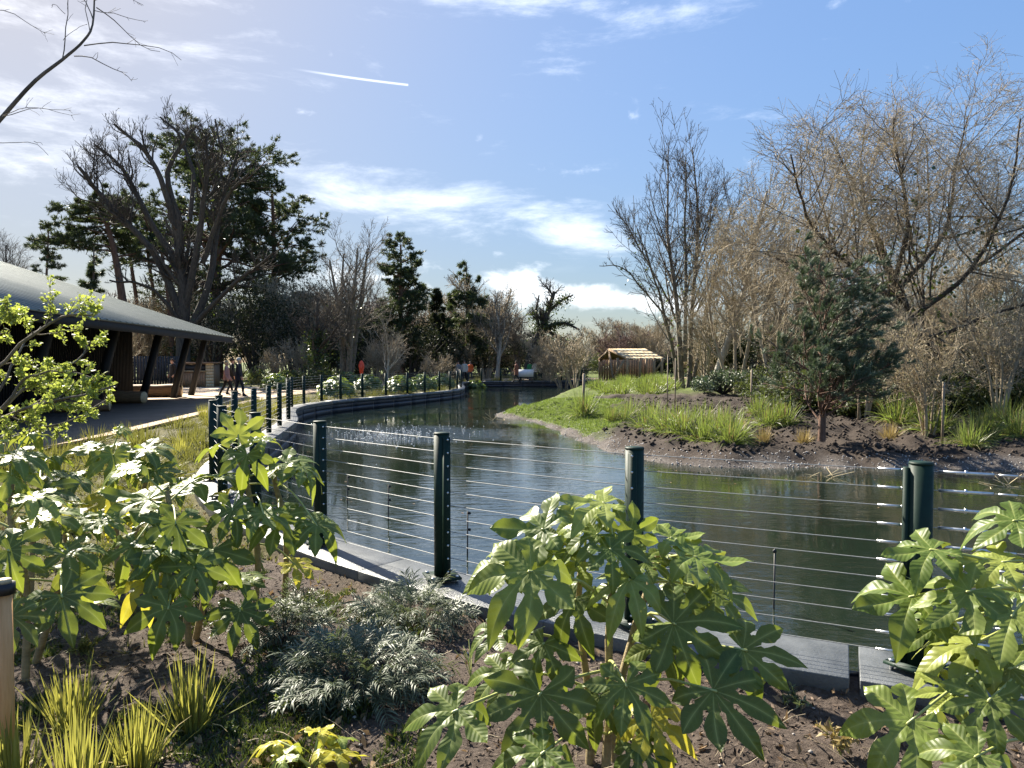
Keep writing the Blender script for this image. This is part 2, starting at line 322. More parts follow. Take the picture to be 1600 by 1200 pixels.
# ------------------------------------------------------------------ the pond: bank line, ground, path, water
WATER = -0.5
POSTS = [(7.7, 1.25), (6.3, 1.85), (4.92, 2.45), (3.53, 3.12), (2.13, 3.79), (0.75, 4.46), (-0.52, 5.38), (-1.70, 6.45), (-2.66, 7.55), (-3.46, 8.7), (-4.1, 10.0), (-4.62, 11.5),
         (-4.98, 13.1), (-5.2, 14.7), (-5.5, 16.5), (-5.83, 18.3), (-6.25, 20.4), (-6.8, 22.2), (-7.4, 24.1), (-7.85, 26.0), (-7.98, 28.0),
         (-7.8, 29.9), (-7.4, 31.5), (-6.8, 33.2), (-6.05, 35.0), (-5.3, 37.0), (-4.66, 39.0), (-4.05, 40.7), (-3.6, 42.3), (-3.3, 44.0),
         (-3.25, 46.5), (-3.5, 50.0), (-3.9, 54.5), (-4.1, 58.5), (-3.7, 61.0), (-2.6, 62.4), (-1.0, 63.2), (0.8, 63.8), (2.6, 64.3), (4.4, 64.9), (6.2, 65.8), (8.0, 67.0), (9.6, 68.6), (11, 70.5)]
NEAR_N = 35
BANK = np.array(POSTS)
BANKC = catmull(BANK, 420)
SHORE = np.array([(8.5, 72), (6.2, 66.5), (3.0, 49), (1.4, 39), (0.1, 32.5), (-0.75, 30.0), (-0.95, 28.9), (-0.45, 27.6), (0.25, 26.3), (1.0, 23.2), (1.56, 19.9), (2.07, 17.3), (2.55, 15.9), (3.2, 14.95), (4.36, 14.35), (5.6, 14.3), (7.66, 14.1), (9.7, 13.9), (13, 13.2), (20, 12), (60, 7)])
SHOREC = catmull(SHORE, 220)
POND = np.concatenate((BANKC, SHOREC, [(60, -8), (14, -2)]))
def inside(poly, x, y):
    r = np.zeros(x.shape, bool); n = len(poly); j = n-1
    for i in range(n):
        (xi, yi), (xj, yj) = poly[i], poly[j]
        if yi != yj:
            c = ((yi > y) != (yj > y)) & (x < (xj-xi)*(y-yi)/(yj-yi)+xi); r ^= c
        j = i
    return r
def dist(line, x, y):
    d = np.full(x.shape, 1e9)
    for a, b in zip(line[:-1], line[1:]):
        vx, vy = b-a; l = vx*vx+vy*vy+1e-12; t = np.clip(((x-a[0])*vx+(y-a[1])*vy)/l, 0, 1)
        d = np.minimum(d, (x-a[0]-t*vx)**2+(y-a[1]-t*vy)**2)
    return np.sqrt(d)
def vnoise(x, y, s, seed=0):                        # smooth value noise
    r = np.random.default_rng(seed).random((256, 256)); x, y = x/s, y/s; i, j = np.floor(x).astype(int), np.floor(y).astype(int)
    f, g = x-i, y-j; f, g = f*f*(3-2*f), g*g*(3-2*g); a = lambda p, q: r[p % 256, q % 256]
    return (a(i, j)*(1-f)+a(i+1, j)*f)*(1-g)+(a(i, j+1)*(1-f)+a(i+1, j+1)*f)*g
def sstep(a, b, v): t = np.clip((v-a)/(b-a), 0, 1); return t*t*(3-2*t)
PATH = np.array([(-9.2, 9), (-9.0, 16), (-9.4, 20), (-10.2, 26), (-10.8, 31), (-10.9, 37), (-9.6, 44), (-7.4, 51), (-6.0, 57), (-5.2, 63), (-3.0, 66.5), (3, 67.6), (9, 70), (16, 74), (30, 76), (30, 81), (10, 78), (-4, 74), (-10.5, 66), (-13.5, 56), (-16, 49), (-24, 47), (-40, 46), (-40, 9)])
def terrain(x, y, detail=True):
    ins = inside(POND, x, y); db = dist(BANKC[::3], x, y); ds = dist(SHOREC[::2], x, y)
    island = (~ins) & (ds < db)
    z = np.full(x.shape, -0.10)
    if detail:
        z += (vnoise(x, y, 1.1, 1)-.5)*0.06+(vnoise(x, y, 0.23, 2)-.5)*0.045+(vnoise(x, y, 0.09, 3)-.5)*0.03
    z = np.where((~ins) & (db < 0.3) & ~island, np.clip(z, -0.075, -0.045), z)
    ds_ = ds+(vnoise(x, y, .55, 21)-.5)*.34+(vnoise(x, y, .2, 22)-.5)*.12; rise = -0.56+0.45*sstep(-.05, 1.25, ds_)*.75+0.30*sstep(0.8, 6, ds)+0.25*sstep(6, 20, ds)
    if detail:
        rough = sstep(0.6, 1.4, ds)*(y < 45)
        rise += (vnoise(x, y, 2.2, 4)-.5)*0.22*sstep(0.5, 3, ds)+rough*((vnoise(x, y, 0.42, 5)-.5)*0.20+(vnoise(x, y, 0.17, 6)-.5)*0.12)+sstep(.05, .3, ds)*(vnoise(x, y, 0.13, 9)-.5)*0.06
    z = np.where(island, rise, z)
    z = np.where(ins, np.where(ds < db, -0.53-np.minimum(ds*0.4, 0.8), -1.25), z)
    inpath = inside(PATH, x, y); z = np.where(inpath, -0.06, z)
    return z, ins, island, db, ds, inpath
def axis(parts):
    o = []
    for a, b, s in parts: o.append(np.linspace(a, b, max(2, int(round((b-a)/s))+1))[:-1])
    return np.concatenate(o+[[parts[-1][1]]])
gx = axis([(-1500, -300, 300), (-300, -40, 26), (-40, -9, 1.0), (-9, -5, .16), (-5, 4.2, .07), (4.2, 13, .14), (13, 40, .8), (40, 300, 26), (300, 1500, 300)])
gy = axis([(-60, -4, 14), (-4, 2, .6), (2, 8, .065), (8, 13.5, .25), (13.5, 32, .14), (32, 76, .5), (76, 120, 4), (120, 400, 40), (400, 2500, 300)])
GX, GY = np.meshgrid(gx, gy); gz, ins, island, db, ds, inpath = terrain(GX, GY)
# soil type: 0 dark planted soil; grass on the tip of the bank; grey gravel at the waterline; mossy bed near the path
tipd = np.hypot((GX-1.6)/2.6, (GY-28.5)/9.0)
zg = (sstep(1.08, 0.8, tipd+(vnoise(GX, GY, .8, 11)-.5)*.35)*(ds > 0.55)+sstep(33, 38, GY)*(ds > .4))*island
zg = np.maximum(zg, ((~island) & ~ins & (GY > 82))*1.0)
zgrav = island*sstep(.8, 0.4, ds+(vnoise(GX, GY, .5, 12)-.5)*.6)
zmoss = (~island)*(~ins)*sstep(5.2, 8.5, GY+(-GX-1.8)*0.9+(vnoise(GX, GY, .6, 13)-.5)*2.4)
gm, nt, b = newmat('ground_soil')
def attr(n): return nd(nt, 'ShaderNodeAttribute', attribute_name=n).outputs['Fac']
gtc = nd(nt, 'ShaderNodeNewGeometry').outputs['Position']
def gnoise(s, d=8, r=.7):
    n = nd(nt, 'ShaderNodeTexNoise', Scale=s, Detail=d, Roughness=r); nt.links.new(gtc, n.inputs['Vector']); return n.outputs['Fac']
def gramp(f, stops):
    r = nd(nt, 'ShaderNodeValToRGB'); e = r.color_ramp.elements
    while len(e) < len(stops): e.new(0.5)
    for q, (p, c) in zip(e, stops): q.position = p; q.color = rgba(c)
    nt.links.new(f, r.inputs[0]); return r.outputs[0]
def gmix(f, a, c):
    m = nd(nt, 'ShaderNodeMixRGB'); nt.links.new(f, m.inputs[0]); nt.links.new(a, m.inputs[1]); nt.links.new(c, m.inputs[2]); return m.outputs[0]
soil = gramp(gnoise(30), [(.3, (.03, .021, .016)), (.5, (.082, .062, .05)), (.66, (.15, .118, .095)), (.78, (.27, .22, .18))])
soil = gmix(gramp(gnoise(1.6, 4), [(.42, (0, 0, 0)), (.62, (.5, .5, .5))]), soil, gramp(gnoise(45), [(.35, (.075, .056, .042)), (.65, (.19, .15, .12))]))
grav = gramp(gnoise(24), [(.3, (.04, .034, .03)), (.5, (.11, .095, .085)), (.62, (.19, .17, .15)), (.78, (.36, .33, .3))])
grss = gramp(gnoise(5), [(.3, (.05, .075, .015)), (.7, (.12, .15, .03))])
moss = gramp(gnoise(9), [(.3, (.05, .045, .018)), (.55, (.11, .10, .035)), (.75, (.19, .15, .06))])
col = gmix(attr('moss'), soil, moss); dk = nd(nt, 'ShaderNodeVectorMath', operation='SCALE'); dk.inputs['Scale'].default_value = .42; nt.links.new(soil, dk.inputs[0]); col = gmix(attr('dug'), col, dk.outputs[0]); col = gmix(attr('gravel'), col, grav); col = gmix(attr('grass'), col, grss)
nt.links.new(col, b.inputs['Base Color']); b.inputs['Roughness'].default_value = 0.95; b.inputs['Specular IOR Level'].default_value = 0.25
bp = nd(nt, 'ShaderNodeBump', Strength=0.9, Distance=0.03); nt.links.new(gnoise(38, 8, .75), bp.inputs['Height']); nt.links.new(bp.outputs[0], b.inputs['Normal'])
ny, nx = GX.shape; q = np.arange(ny*nx).reshape(ny, nx)
F = np.stack((q[:-1, :-1], q[:-1, 1:], q[1:, 1:], q[1:, :-1]), -1).reshape(-1, 4)
g = link('ground', mesh('ground', np.stack((GX, GY, gz), -1), F, gm, True, attrs={'grass': zg, 'gravel': zgrav, 'moss': zmoss, 'dug': island*(.55+.45*vnoise(GX, GY, 1.3, 31))})); tagged(g, kind='structure')
_gf = (gx, gy, gz)
def zat(x, y):                                       # ground height at points
    x, y = np.atleast_1d(np.asarray(x, float)), np.atleast_1d(np.asarray(y, float))
    i = np.clip(np.searchsorted(gx, x)-1, 0, nx-2); j = np.clip(np.searchsorted(gy, y)-1, 0, ny-2)
    f, h = (x-gx[i])/(gx[i+1]-gx[i]), (y-gy[j])/(gy[j+1]-gy[j])
    return (gz[j, i]*(1-f)+gz[j, i+1]*f)*(1-h)+(gz[j+1, i]*(1-f)+gz[j+1, i+1]*f)*h
def z1(x, y): return float(zat(x, y)[0])

# path: pale tan resin-bound gravel
pm = noisemat('path_gravel', (0.32, 0.235, 0.155), (0.45, 0.345, 0.24), 1.3, 0.9, 0.4, c3=(0.385, 0.29, 0.2), bscale=60, detail=12)
from mathutils.geometry import tessellate_polygon
def sheet(name, poly, z, mat, th=0.05):
    p = [Vector((a, b_, z)) for a, b_ in poly]; tri = tessellate_polygon([p]); n = len(p)
    V = [tuple(v) for v in p]+[(v.x, v.y, z-th) for v in p]
    T = []
    for a, b_, c in tri:
        nn = (p[b_]-p[a]).cross(p[c]-p[a]); T.append((a, b_, c) if nn.z > 0 else (a, c, b_))
    S = [(i, (i+1) % n, (i+1) % n+n, i+n) for i in range(n)]
    return link(name, mesh(name, V, [np.array(T), np.array(S)], mat))
PATHC = np.concatenate((catmull(PATH[:15], 90), PATH[15:]))
tagged(sheet('path', PATHC, -0.005, pm), kind='structure')

# water
wm, nt, b = newmat('pond_water')
b.inputs['Base Color'].default_value = (0.022, 0.034, 0.018, 1); b.inputs['Roughness'].default_value = 0.035; b.inputs['IOR'].default_value = 1.85
geo = nd(nt, 'ShaderNodeNewGeometry').outputs['Position']
def wnoise(scale, sc, rot, d=3, r=.5, dist=0.0):
    mp = nd(nt, 'ShaderNodeMapping', Scale=sc, Rotation=(0, 0, rot)); nt.links.new(geo, mp.inputs[0])
    n = nd(nt, 'ShaderNodeTexNoise', Scale=scale, Detail=d, Roughness=r, Distortion=dist); nt.links.new(mp.outputs[0], n.inputs['Vector']); return n.outputs['Fac']
def nmath(op, a, c):
    m = nd(nt, 'ShaderNodeMath', operation=op)
    for i, v in enumerate((a, c)):
        if isinstance(v, (int, float)): m.inputs[i].default_value = v
        else: nt.links.new(v, m.inputs[i])
    return m.outputs[0]
hgt = nmath('ADD', nmath('MULTIPLY', wnoise(2.1, (1, 2.6, 1), 0.25, 3, .5, .5), 0.75), nmath('MULTIPLY', wnoise(8.0, (1, 2.2, 1), -0.2, 3, .55, .3), 0.2))
# gusts: some patches calm, others ruffled; a bubbling spot beside the far fence
gust = nd(nt, 'ShaderNodeMapRange'); gust.inputs['From Min'].default_value = .4; gust.inputs['From Max'].default_value = .6
gust.inputs['To Min'].default_value = .018; gust.inputs['To Max'].default_value = .17; nt.links.new(wnoise(.22, (1, 1.6, 1), .5, 3), gust.inputs['Value'])
bub = nd(nt, 'ShaderNodeVectorMath', operation='DISTANCE'); nt.links.new(geo, bub.inputs[0]); bub.inputs[1].default_value = (-3.7, 21.5, WATER)
bm_ = nd(nt, 'ShaderNodeMapRange', interpolation_type='SMOOTHSTEP'); bm_.inputs['From Min'].default_value = 0.4; bm_.inputs['From Max'].default_value = 4.0
bm_.inputs['To Min'].default_value = 0.9; bm_.inputs['To Max'].default_value = 0.0; nt.links.new(bub.outputs['Value'], bm_.inputs['Value'])
bp = nd(nt, 'ShaderNodeBump', Distance=0.10); nt.links.new(hgt, bp.inputs['Height']); nt.links.new(nmath('ADD', gust.outputs[0], bm_.outputs[0]), bp.inputs['Strength']); nt.links.new(bp.outputs[0], b.inputs['Normal'])
mud = nd(nt, 'ShaderNodeValToRGB'); mud.color_ramp.elements[0].color = (.007, .013, .009, 1); mud.color_ramp.elements[1].color = (.013, .021, .013, 1)
nt.links.new(wnoise(.5, (1, 1, 1), 0, 4), mud.inputs[0]); nt.links.new(mud.outputs[0], b.inputs['Base Color'])
w = link('pond_water', mesh('pond_water', [(-12, -6, WATER), (60, -6, WATER), (60, 76, WATER), (-12, 76, WATER)], np.array([(0, 1, 2, 3)]), wm)); tagged(w, kind='structure')

# ------------------------------------------------------------------ pond wall: coping slabs and facing boards
wall = thing('pond_wall', 'low dark blue-grey board wall with flat coping curving round the pond', 'wall', (0, 0, -1.2))
line = resample(catmull(BANK, 900), 0.05); T = nrm(np.gradient(line, axis=0)); N = np.stack((T[:, 1], -T[:, 0]), 1)
if np.dot(N[200], np.array((2., 20.))-line[200]) < 0: N = -N          # N points to the water
cum = np.arange(len(line))*0.05
JOINT0 = float(cum[np.argmin(np.hypot(line[:, 0]-1.87, line[:, 1]-3.92))])   # the open joint beside the round post
def strip(i0, i1, o0, o1, zb, zt, st):
    ids = list(range(i0, i1, st)); ids = ids+[i1] if ids[-1] != i1 else ids
    a = line[ids]+N[ids]*o0; c = line[ids]+N[ids]*o1; n = len(ids)
    V = np.concatenate([np.column_stack((p, np.full(n, z))) for p in (a, c) for z in (zb, zt)])     # a-bottom, a-top, c-bottom, c-top
    i = np.arange(n-1); k = i+1
    Fq = np.concatenate((np.stack((i+n, i+3*n, k+3*n, k+n), 1), np.stack((i, i+n, k+n, k), 1), np.stack((i+3*n, i+2*n, k+2*n, k+3*n), 1), np.stack((i, k, k+2*n, i+2*n), 1),
                         [(0, 2*n, 3*n, n), (n-1, 2*n-1, 4*n-1, 3*n-1)]))
    return MB().add(V, Fq)
starts = np.arange(JOINT0 % 1.75, cum[-1]-.3, 1.75)
for s0 in starts:
    i0, i1 = int(s0/0.05), min(int((s0+1.75)/0.05), len(line)-1); far = line[i0][1] > 30
    if i1-i0 < 4: continue
    gap = 0 if far or abs(s0-JOINT0) > .9 else 1
    strip(i0+gap, i1, -0.25, 0.25, -0.13, 0.0, 5 if not far else 11).build('coping_slab', M['coping'], wall, bevel=0 if far else .006)
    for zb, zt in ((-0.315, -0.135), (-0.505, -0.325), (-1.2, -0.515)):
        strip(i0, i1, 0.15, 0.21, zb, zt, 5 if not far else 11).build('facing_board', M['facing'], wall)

# ------------------------------------------------------------------ wire fence
fence = thing('wire_fence', 'dark green post fence strung with bright steel wires along the pond', 'fence', (0, 0, 0))
PH = 1.09
def post_meshes():
    mb = MB(); k = 20; mb.cyl((0, 0, 0.03), (0, 0, PH), 0.058, k=k); tube = mb
    cap = MB().cyl((0, 0, PH), (0, 0, PH+.012), 0.060, .056, k=k)
    bar = MB(); bar.box((0.0, -.066, 0.5*PH+.01), (.05, .034, PH-.06))
    plate = MB(); plate.box((0, 0, .035), (.24, .24, .014))
    return tube, cap, bar, plate
tb, cp, br, pl = post_meshes()
def raw(mb, name, mat, smooth=False):
    return mesh(name, np.concatenate(mb.V), ([np.concatenate(mb.F4)] if mb.F4 else [])+([np.concatenate(mb.F3)] if mb.F3 else []), mat, smooth)
from_tube = raw(tb, 'post', M['post_green']); cap_m = raw(cp, 'post_cap', M['post_green']); bar_m = raw(br, 'wire_bar', M['post_green']); plate_m = raw(pl, 'base_plate', M['post_green'])
bolt_m = raw(MB().cyl((0, 0, 0), (0, 0, .012), .014, k=8), 'bolt', M['steel']); stud_m = raw(MB().cyl((0, 0, 0), (0, 0, .03), .011, k=6), 'stud', M['steel'])
rivet_m = raw(MB().cyl((0, 0, 0), (0, -.008, 0), .008, k=8), 'rivet', M['steel'])
for me_ in (from_tube,):
    for p in me_.polygons: p.use_smooth = abs(p.normal.z) < .5
WZ = [1.055-0.097*i for i in range(11)]
PT = [nrm(BANK[min(i+1, len(BANK)-1)]-BANK[max(i-1, 0)]) for i in range(len(BANK))]
for i, (x, y) in enumerate(POSTS):
    t = PT[i]; rz = math.atan2(t[1], t[0])
    p = link('post', from_tube, fence, (x, y, 0)); near = y < 16
    turn = {4: PI*0.5, 5: 0.2+PI, 6: -PI*.5-.25, 7: -PI*.5-.2, 8: -PI*.5-.3}.get(i, -PI*.5 if i % 2 else PI*.5)
    p.rotation_euler = (0, 0, rz+turn)
    link('post_cap', cap_m, p); link('wire_bar', bar_m, p)
    if near:
        pp = link('base_plate', plate_m, p); pp.rotation_euler = (0, 0, PI/4+.25-turn)
        for sx in (-.09, .09):
            for sy in (-.09, .09):
                c, s = math.cos(PI/4+.25-turn), math.sin(PI/4+.25-turn)
                link('bolt', bolt_m, p, (sx*c-sy*s, sx*s+sy*c, .042)); link('stud', stud_m, p, (sx*c-sy*s, sx*s+sy*c, 0))
        for z in WZ[:11]: link('rivet', rivet_m, p, (0.0, -.082, z))
WR = np.array([(x+N[np.argmin(np.hypot(line[:, 0]-x, line[:, 1]-y))][0]*.0, y) for x, y in POSTS])
rngw = np.random.default_rng(5)
for zi, z in enumerate(WZ):                                   # each wire a part: straight from post to post, a hair of slack
    pts = []; rad = []
    for a, c in zip(WR[:-1], WR[1:]):
        far = a[1] > 45
        for u in ((0, .5) if not far else (0,)):
            p_ = a*(1-u)+c*u; pts.append((p_[0], p_[1], z)); rad.append(.0027 if a[1] < 12 else .004)
    pts.append((*WR[-1], z)); rad.append(.005)
    V, Fq = tubes(np.array(pts)[None], np.array(rad)[None], 6)
    link('wire', mesh('wire', V, Fq, M['wire'], True), fence)
# swaged terminals and turnbuckles either side of the strainer post
for side, L0, L1, r in ((5, .07, .2, .0075), (3, .08, .32, .0085)):
    a, c = np.array(POSTS[4]), np.array(POSTS[side]); d = nrm(c-a)
    for z in WZ:
        mb = MB().cyl((*(a+d*L0), z), (*(a+d*L1), z), r, k=8)
        if side == 3: mb.cyl((*(a+d*.2), z-.013), (*(a+d*.2), z+.013), .006, k=6).cyl((*(a+d*.34), z), (*(a+d*.42), z), .006, k=6)
        mb.build('wire_tensioner', M['steel'], fence, smooth=False)

# thin electric-fence rods standing in the water
for k, (px, py, ht, lab) in enumerate([(541, 788, .42, 'thin black rod in the water left of the others, behind the wires'), (605, 815, .48, 'thin black rod with clips in the water, second from the left'),
                                 (729, 872, .5, 'thin black rod with two round clips in blue-lit water beside the fence post'), (1212, 955, .52, 'thin black rod in dark green water right of the big leafy plant')]):
    b0 = on(px, py, WATER); t = thing('water_rod', lab, 'rod', tuple(b0+np.array((0, 0, -.6))), 'black rods standing in the pond')
    MB().cyl(b0+np.array((0, 0, -.6)), b0+np.array((.01, 0, ht)), .008, k=8).build('rod', M['black_plastic'], t)
    for z in ((ht-.02, ht-.2) if k != 3 else (ht-.02,)):
        o = .03 if k != 3 else .005
        MB().cyl(b0+np.array((.0, 0, z)), b0+np.array((o, 0, z)), .005, k=6).cyl(b0+np.array((o, -.012, z)), b0+np.array((o, .012, z)), .017, .012, k=10).build('clip', M['black_plastic'], t)
# droplets thrown up where the pond is aerated
rng = np.random.default_rng(77); n = 420; a = rng.random(n)*2*PI; r = np.abs(rng.normal(size=n))*np.array(1.15)
pos = np.stack((-3.75+np.cos(a)*r*1.25, 21.4+np.sin(a)*r*1.9, WATER+.004+.05*np.abs(rng.normal(size=n))*(rng.random(n) < .35)), 1)
o_ = np.array([(1, 0, 0), (-1, 0, 0), (0, 1, 0), (0, -1, 0), (0, 0, .6), (0, 0, -.6)]); V = (pos[:, None]+o_[None]*(rng.uniform(.008, .028, n)[:, None, None])).reshape(-1, 3)
f8 = np.array([(0, 2, 4), (2, 1, 4), (1, 3, 4), (3, 0, 4), (2, 0, 5), (1, 2, 5), (3, 1, 5), (0, 3, 5)])
foam = noisemat('foam', (.75, .77, .78), (.85, .86, .86), 9, 0.15, spec=.6)
o = link('water_bubbles', mesh('water_bubbles', V, (f8[None]+np.arange(n)[:, None, None]*6).reshape(-1, 3), foam, True)); tagged(o, 'white bubbles and droplets breaking the water near the far wall', 'bubbles', kind='stuff')
# ------------------------------------------------------------------ pavilion with the green metal roof
E0 = np.array((-9.98, 6.0)); E1 = np.array((-14.15, 37.2)); ue = nrm(E1-E0); ve = np.array((-ue[1], ue[0]))      # along the eave, inward
if ve[0] > 0: ve = -ve
LE = float(np.linalg.norm(E1-E0)); EZ, SL = 2.86, 0.335
def pv(s, t, z=None): p = E0+ue*s+ve*t; return np.array((p[0], p[1], EZ+SL*t if z is None else z))
pav = thing('pavilion', 'long dark timber pavilion with green-grey standing-seam metal roof and slanted posts', 'building', tuple(pv(LE/2, 4, -0.01)))
RW = 15.0
roof = MB().prism([pv(0, 0), pv(LE, 0), pv(LE, RW), pv(0, RW)], (0, 0, .05)).build('roof', M['roof_metal'], pav)
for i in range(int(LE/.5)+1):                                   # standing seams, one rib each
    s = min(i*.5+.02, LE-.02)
    MB().beam(pv(s, -.03)+np.array((0, 0, .05)), pv(s, RW)+np.array((0, 0, .05)), .05, .026).build('roof_seam', M['roof_rib_shade'], roof, origin=pav.location)
MB().prism([pv(0, .05)+(0, 0, -.28), pv(LE-.05, .05)+(0, 0, -.28), pv(LE-.05, .05)+(0, 0, -.01), pv(0, .05)+(0, 0, -.01)], (*(ve*.05), 0)).build('fascia', M['dark_wood'], pav)
MB().prism([pv(LE-.06, .1)+(0, 0, -.26), pv(LE-.06, RW)+(0, 0, -.26), pv(LE-.06, RW)+(0, 0, -.01), pv(LE-.06, .1)+(0, 0, -.01)], (*(ue*.05), 0)).build('verge_board', M['dark_wood'], pav)
MB().prism([pv(.2, .12)+(0, 0, -.1), pv(LE-.2, .12)+(0, 0, -.1), pv(LE-.2, RW)+(0, 0, -.1), pv(.2, RW)+(0, 0, -.1)], (0, 0, .05)).build('soffit', M['dark_wood'], pav)
for s in (4.2, 9.6, 15.0, 19.6, 24.0, 27.9, 30.6):              # raking posts, feet set back from the heads
    a, c = pv(s, 1.85, -.02), pv(s+.3, 1.15, EZ+.25)
    MB().beam(a, c, .25, .24, up=(*ve, 0)).build('raking_post', M['dark_wood'], pav)
    if s == 27.9:
        MB().beam(pv(s+.9, 1.9, -.02), pv(s+.5, 1.3, EZ+.25), .2, .16, up=(*ve, 0)).build('raking_post', M['dark_wood'], pav)
    MB().beam(pv(s+.35, .6, EZ-.02), pv(s+.35, 5.5, EZ+1.6), .15, .28).build('rafter', M['dark_wood'], pav)
WS = 28.0
MB().prism([pv(0, 3.6, -.02), pv(WS, 3.6, -.02), pv(WS, 3.6, EZ+1.1), pv(0, 3.6, EZ+1.1)], (*(ve*.12), 0)).build('wall', M['dark_wood'], pav)
MB().prism([pv(WS-.1, 3.6, -.02), pv(WS-.1, 12, -.02), pv(WS-.1, 12, EZ+3.4), pv(WS-.1, 3.6, EZ+1.1)], (*(ue*.1), 0)).build('wall', M['dark_wood'], pav)
mb = MB()
for i in range(int(WS/.16)): mb.box(pv(i*.16+.06, 3.585, (EZ+1.0)/2), (.035, .03, EZ+1.0), rz=math.atan2(ue[1], ue[0]))
tagged(mb.build('wall_batten', M['dark_wood'], pav), kind='stuff')
# logs lying as seats under the roof
for k, (px, py, Y, L, r, rz, lab) in enumerate([(225, 618, 34, 3.2, .3, .25, 'pale peeled log seat lying under the pavilion roof behind the first raking post'), (185, 628, 29, 2.2, .24, -.15, 'short log seat at the edge of the pavilion, left of the first raking post'), (128, 646, 24, 1.6, .2, .35, 'small cut log lying on the path in front of the pavilion')]):
    x = (px-800)/FPX*Y; rg = np.random.default_rng(k); d = np.array((math.cos(rz), math.sin(rz), 0)); c = np.array((x, Y, r-.01))
    P = (c[None]+d[None]*np.linspace(-L/2, L/2, 7)[:, None]+rg.normal(size=(7, 3))*np.array((0, .02, .01)))[None]
    t = thing('log_seat', lab, 'log', (x, Y, 0), 'logs by the pavilion')
    me = tube_mesh('log', [(P, (r*rg.uniform(.92, 1.05, 7))[None], 12)], M['timber'], t.location); link('log', me, t)
    for e in (0, -1): MB().cyl(P[0, e]-d*.005, P[0, e]+d*.005, r*.97, k=12).build('sawn_end', M['timber_pale'], t)
# dark slatted screen and timber kiosk
ga, gb = np.array(((204-800)/FPX*47, 47)), np.array(((283-800)/FPX*49, 49))
sf = thing('slat_screen', 'dark vertical-board screen between the pavilion and the timber kiosk', 'fence', (*((ga+gb)/2), 0)); n = int(np.linalg.norm(gb-ga)/.17); d2 = nrm(gb-ga)
for i in range(n):
    p = ga+d2*(i*.17+.08); MB().box((*p, 1.0), (.13, .03, 2.04), rz=math.atan2(d2[1], d2[0])).build('slat', M['dark_fence'], sf)
MB().beam((*(ga+(0, .04)), .5), (*(gb+(0, .04)), .5), .04, .09).beam((*(ga+(0, .04)), 1.6), (*(gb+(0, .04)), 1.6), .04, .09).build('rail', M['dark_fence'], sf)
kx0, kx1, ky = (284-800)/FPX*48, (334-800)/FPX*48, 48.0
kk = thing('timber_kiosk', 'low timber kiosk with a dark serving slot beside the raking posts', 'kiosk', ((kx0+kx1)/2, ky+.5, 0)); W = kx1-kx0
for i in range(9): MB().box((kx0+.12+i*(W*.72/9), ky, .5), (W*.72/9-.015, .04, 1.02)).build('front_board', M['timber'], kk)
for i in range(8): MB().box((kx1-W*.12, ky-.02, .1+i*.2), (W*.24, .09, .185)).build('side_board', M['timber_pale'], kk)
MB().box((kx0+W*.38, ky+.05, 1.25), (W*.74, .06, .4)).build('serving_slot', M['black_plastic'], kk)
MB().box((kx0+W*.38, ky-.05, 1.04), (W*.76, .2, .05)).build('counter', M['timber_pale'], kk)
MB().box(((kx0+kx1)/2, ky+.5, 1.58), (W+.1, 1.4, .1)).build('roof', M['timber'], kk)
MB().box(((kx0+kx1)/2, ky+.6, .75), (W-.1, 1.0, 1.5)).build('carcass', M['shed_wood'], kk)
# open shelter with the pale shingle roof, right of the far bank
SY = 60.0
def sx(px, Y=SY): return (px-800)/FPX*Y
sh = thing('open_shelter', 'open timber shelter with pale shingle roof on the far right bank', 'shelter', (sx(988), SY+1.5, .3))
rz_, ez_ = CAMZ+(HOR-546)/FPX*SY+.05, CAMZ+(HOR-561)/FPX*SY-.05
x0, x1 = sx(957), sx(1016); f0, f1 = sx(981), sx(1039); yr, yf, yb = SY+2.2, SY-.2, SY+4.4
def slope(a0, a1, b0, b1, rows, cols, nm):
    a0, a1, b0, b1 = map(np.array, (a0, a1, b0, b1)); rr = np.random.default_rng(3)
    for i in range(rows):
        for j in range(cols):
            u0, u1 = j/cols, (j+1)/cols-.004; v0, v1 = i/rows, (i+1.12)/rows
            L = lambda u, v: (a0*(1-u)+a1*u)*(1-v)+(b0*(1-u)+b1*u)*v
            dz = np.array((0, 0, .02+rr.random()*.02)); up = np.array((0, 0, .035))
            MB().prism([L(u0, v0)+dz, L(u1, v0)+dz, L(u1, v1)+dz+up, L(u0, v1)+dz+up], (0, 0, .03)).build(nm, M['timber_pale'], sh)
slope((x0, yr, rz_), (x1, yr, rz_), (f0, yf, ez_), (f1, yf, ez_), 4, 9, 'roof_plank')
MB().prism([(x0, yr, rz_), (x1, yr, rz_), (x1-.7, yb, ez_), (x0-.7, yb, ez_)], (0, 0, .04)).build('rear_roof', M['shed_wood'], sh)
zb_ = .25
for px, Y in ((953, yb), (965, yf+1), (980, yf), (1000, yf), (1022, yf), (1034, yf), (1010, yb)):
    x = sx(px, Y); MB().box((x, Y, (zb_+ez_)/2), (.2, .2, ez_-zb_+.3)).build('shelter_post', M['shed_wood'], sh)
for a, c in (((958, yf+.2, ez_-1.6), (957, yr, rz_-.1)), ((958, yf+.2, ez_-1.6), (975, yf, ez_)), ((1022, yf, ez_-1.0), (1036, yf, ez_)), ((957, yr, rz_), (981, yf, ez_)), ((957, yr, rz_), (948, yb, ez_-.1))):
    MB().beam((sx(a[0]), a[1], a[2]), (sx(c[0]), c[1], c[2]), .16, .16).build('brace', M['shed_wood'], sh)
for i in range(23): MB().box((sx(948)+i*.22, yb+.4, .95), (.2, .04, 1.9)).build('back_board', M['timber'], sh)
pf = thing('board_fence', 'short run of pale board fence right of the shelter behind the tall bare tree', 'fence', (sx(1095, 62), 62, .4))
